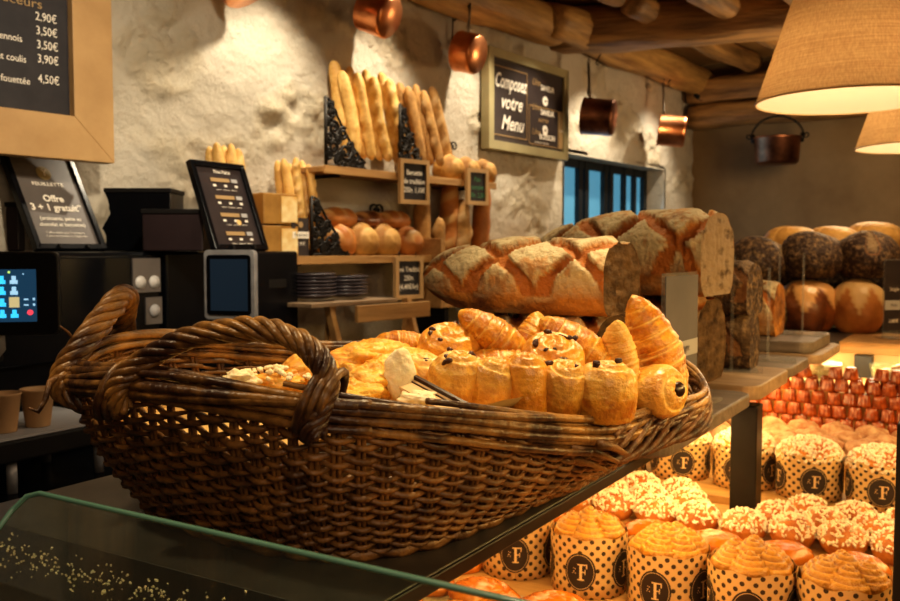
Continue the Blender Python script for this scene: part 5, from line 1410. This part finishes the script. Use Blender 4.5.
b = MB(); b.lathe([(0,0),(.009,0),(.009,.002),(0,.002)], 16, mtx=Matrix.Translation((cx+.01,-.006,.09)) @ Matrix.Rotation(R(90),4,'X')); b.build('printed_sun', M['goldcake'], f2, smooth=False)
# touch screens
def screen(pxc, pyc, d, w, h, label, bezel, rz=0, silver=False, stand_h=.2):
    t = thing('touch_screen', P(pxc, pyc, d), label, 'screen', rz)
    b = MB(); r = .012; pts = []
    for (cx_, cz_, a0) in ((w/2-r,h/2-r,0),(-w/2+r,h/2-r,90),(-w/2+r,-h/2+r,180),(w/2-r,-h/2+r,270)):
        pts += [(cx_+r*math.cos(R(a0+a)), cz_+r*math.sin(R(a0+a))) for a in (0,30,60,90)]
    b.poly(pts, 0, .022); b.build('housing', M['silver' if silver else 'blackmetal'], t, smooth=False, bevel=.002)
    b = MB(); k = .975 if not silver else .86; b.poly([(x*k, z*(k if silver else .965)) for x, z in pts], -.003, .002); b.build('bezel', M['black'], t, smooth=False)
    return t
s1 = screen(-18, 294, 1.9, .305, .178, 'black touch screen with blue icons at the left edge', .01, R(12))
M['scr'] = emis('screen_navy', (.012,.05,.10), .8); M['ic'] = emis('icon_blue', (.05,.55,.95), 1.1); M['icw'] = emis('icon_pale', (.35,.6,.8), .9); M['icr'] = emis('icon_red', (.9,.08,.12), .9); M['icg'] = emis('icon_beige', (.55,.48,.25), .8); M['icy'] = emis('icon_lime', (.6,.9,.2), .9)
b = MB(); b.box(-.115,.108,-.0045,-.003,-.060,.052); b.build('display', M['scr'], s1, smooth=False)
def icon(p, x, z, w, h, m): 
    b = MB(); n = 14
    b.poly([(x+w/2*math.cos(2*math.pi*k/n)*(1 if abs(math.cos(2*math.pi*k/n)) < .7 else 1.02), z+h/2*math.sin(2*math.pi*k/n)) for k in range(n)], -.006, -.0045); b.build('icon', m, p, smooth=False)
for r_, z_ in enumerate((.030,.007,-.018,-.042)):
    for c_, x_ in enumerate((-.09,-.055,-.02,.040,.064)):
        m_ = M['icg'] if (c_ == 4 and r_ == 2) else M['icw'] if (c_ == 4 and r_ in (0,1)) else M['ic']
        b = MB(); w_ = .0075
        if m_ is M['icg']: b.box(x_-.010,x_+.010,-.006,-.0045,z_-.011,z_+.011); b.build('icon', m_, s1, smooth=False); continue
        b.box(x_-w_,x_+w_,-.006,-.0045,z_-.009,z_-.001); b.box(x_-w_*.55,x_+w_*.55,-.006,-.0045,z_-.001,z_+.008); b.build('icon', m_, s1, smooth=False)
icon(s1, .095, -.040, .012, .012, M['icr']); icon(s1, .055, .046, .005, .005, M['icy']); icon(s1, .083, .042, .003, .003, M['icw'])
for z_ in (-.012,-.024):
    b = MB(); b.box(.083,.092,-.006,-.0045,z_-.0015,z_+.0015); b.build('icon', M['icw'], s1, smooth=False)
    b = MB(); b.box(.101,.105,-.006,-.0045,z_-.002,z_+.003); b.build('icon', M['icw'], s1, smooth=False)
b = MB(); b.tube([(.02,.022,-.02),(.02,.04,-.12),(-.02,.03,-.17)], .014, 12); b.build('stand', M['silver'], s1)
b = MB(); b.box(-.14,-.01,-.02,.05,-.46,-.18); b.build('stand_base', M['blackm'], s1, smooth=False, bevel=.005)
s2 = screen(229, 285, 2.5, .155, .195, 'small upright payment screen in a silver housing, right of the machines', .01, R(-14), True)
M['scr2'] = emis('screen_slate', (.010,.018,.028), .7)
b = MB(); b.box(-.055,.058,-.0045,-.003,-.072,.072); b.build('display', M['scr2'], s2, smooth=False)
b = MB(); b.tube([(0,.02,-.05),(0,.06,-.18),(0,.06,-.30)], .015, 10); b.box(-.08,.08,-.02,.12,-.325,-.30); b.build('stand', M['blackmetal'], s2)
b = MB(); b.box(-.11,.11,-.03,.14,-.66,-.325); b.build('plinth', M['blackm'], s2, smooth=False)
# paper cups on the drip tray
cupm = MB().lathe([(0,0),(.027,0),(.0275,.002),(.0375,.084),(.0395,.086),(.039,.090),(.036,.0885),(.0265,.004),(0,.004)], 32).mesh('cup', M['papercup'])
for (px_, py_, d_, l_) in ((38,421,2.12,'brown paper cup on the drip tray, right of the two'),(4,428,2.05,'brown paper cup on the drip tray at the left edge')):
    p = P(px_, py_, d_); p.z = 1.083
    place(cupm, 'paper_cup', p, l_, 'cup')
# small glass tumbler / jar seen between basket and glass
t = place(MB().lathe([(0,0),(.03,0),(.032,.004),(.034,.08),(.031,.08),(.029,.006),(0,.006)], 24).mesh('tumbler', M['glass']), 'glass_tumbler', C(-1.08, 1.32, 1.161), 'small clear tumbler on the shelf left of the basket base', 'glass', scale=.7)

# ================================================================== LIGHTS
def area(name, loc, target, sx, sy, e, col, spread=180):
    ld = bpy.data.lights.new(name, 'AREA'); ld.shape = 'RECTANGLE'; ld.size = sx; ld.size_y = sy; ld.energy = e; ld.color = col; ld.spread = R(spread)
    o = bpy.data.objects.new(name, ld); COL.objects.link(o); o.location = loc; d = Vector(target)-Vector(loc); o.rotation_euler = d.to_track_quat('-Z','Y').to_euler(); return o
def spot(name, loc, target, e, col, ang=70, blend=.6, rad=.03):
    ld = bpy.data.lights.new(name, 'SPOT'); ld.energy = e; ld.color = col; ld.spot_size = R(ang); ld.spot_blend = blend; ld.shadow_soft_size = rad
    o = bpy.data.objects.new(name, ld); COL.objects.link(o); o.location = loc; d = Vector(target)-Vector(loc); o.rotation_euler = d.to_track_quat('-Z','Y').to_euler(); return o
WARM = (1,.86,.65)
for s_, e in ((-.50,40),(.12,38),(.78,36),(1.30,20),(2.08,50),(2.95,34)):
    spot('wall_spot', W(s_, .42, 2.67), W(s_-.10, .05, 1.7), e*1.0, WARM, 84, .7, .02)
spot('wall_spot', W(-1.75, 1.7, 2.62), W(-1.15, .1, 1.75), 85, WARM, 60, .9, .05)  # added from the room side, fills shadow on price board and frames
spot('service_fill', W(-.9, 2.0, 2.62), W(-1.3, .5, 1.55), 30, WARM, 60, .9, .05)  # added fill with no fixture, brightens the leaning frames
# key over the basket
spot('counter_spot', Vector((.45,1.45,2.66)), Vector((.18,1.15,1.3)), 92, (1,.77,.42), 56, .8, .06)
spot('counter_spot', Vector((.2,2.4,2.66)), Vector((.35,1.9,1.4)), 30, (1,.76,.42), 75, .8, .06)
spot('counter_spot', Vector((1.6,3.3,2.66)), Vector((1.5,3.7,1.4)), 34, (1,.76,.42), 75, .8, .06)
spot('counter_spot', Vector((-1.0,.9,2.66)), Vector((-.25,1.1,1.3)), 48, (1,.76,.45), 60, .8, .06)
# case lighting: strips under the black shelf and along the customer glass
CW = (1,.64,.22)
def strip(q, z, t0, t1, e, tgt):
    a = area('case_strip', C(q, (t0+t1)/2, z), C(*tgt), .05, t1-t0, e, CW)
    d = (C(*tgt)-C(q,(t0+t1)/2,z)).normalized(); zc = -d; y = AY - zc*AY.dot(zc); y.normalize(); x = y.cross(zc)
    a.rotation_euler = Matrix((x, y, zc)).transposed().to_euler(); return a
strip(-.60, 1.112, .8, 3.4, 7, (-.55, 2.1, .8))
strip(-1.0, 1.112, .8, 3.4, 5, (-.95, 2.1, .8))
strip(.16, 1.45, .9, 3.4, 14, (-.35, 2.15, .85))
# glow inside far shelf
area('far_strip', C(-.45, 3.40, 1.135), C(-.45, 3.42, 1.0), .9, .03, 7, (1,.78,.42))
# dusk from the window
area('window_light', W(2.42, -.05, 1.7), W(2.42, 1, 1.5), 1.3, .7, 5, (.25,.55,.9))
# world
w = bpy.data.worlds.new('world'); scene.world = w; w.use_nodes = True
w.node_tree.nodes['Background'].inputs[0].default_value = (.55,.38,.25,1); w.node_tree.nodes['Background'].inputs[1].default_value = .10
area('room_fill', Vector((.6,-.9,2.3)), Vector((0,1.6,1.2)), 1.2, 1.2, 17, (1,.74,.48))

pl = bpy.data.lights.new('ceiling_fill', 'POINT'); pl.energy = 32; pl.color = (1,.72,.42); pl.shadow_soft_size = .15  # added point light with no lamp there, lifts beams and planks
po = bpy.data.objects.new('ceiling_fill', pl); COL.objects.link(po); po.location = W(2.2, 1.5, 2.1)
spot('back_wall_fill', W(2.2, 2.6, 2.6), W(3.6, 2.2, 1.7), 8, (1,.78,.5), 90, .9, .1)  # added spot without a fixture, brightens the dim back wall

# square the whole place up with the stone wall (camera included)
RZ = Matrix.Rotation(-WR, 4, 'Z')
bpy.context.view_layer.update()
for o in list(scene.objects):
    if o.parent is None:
        o.matrix_world = RZ @ o.matrix_world
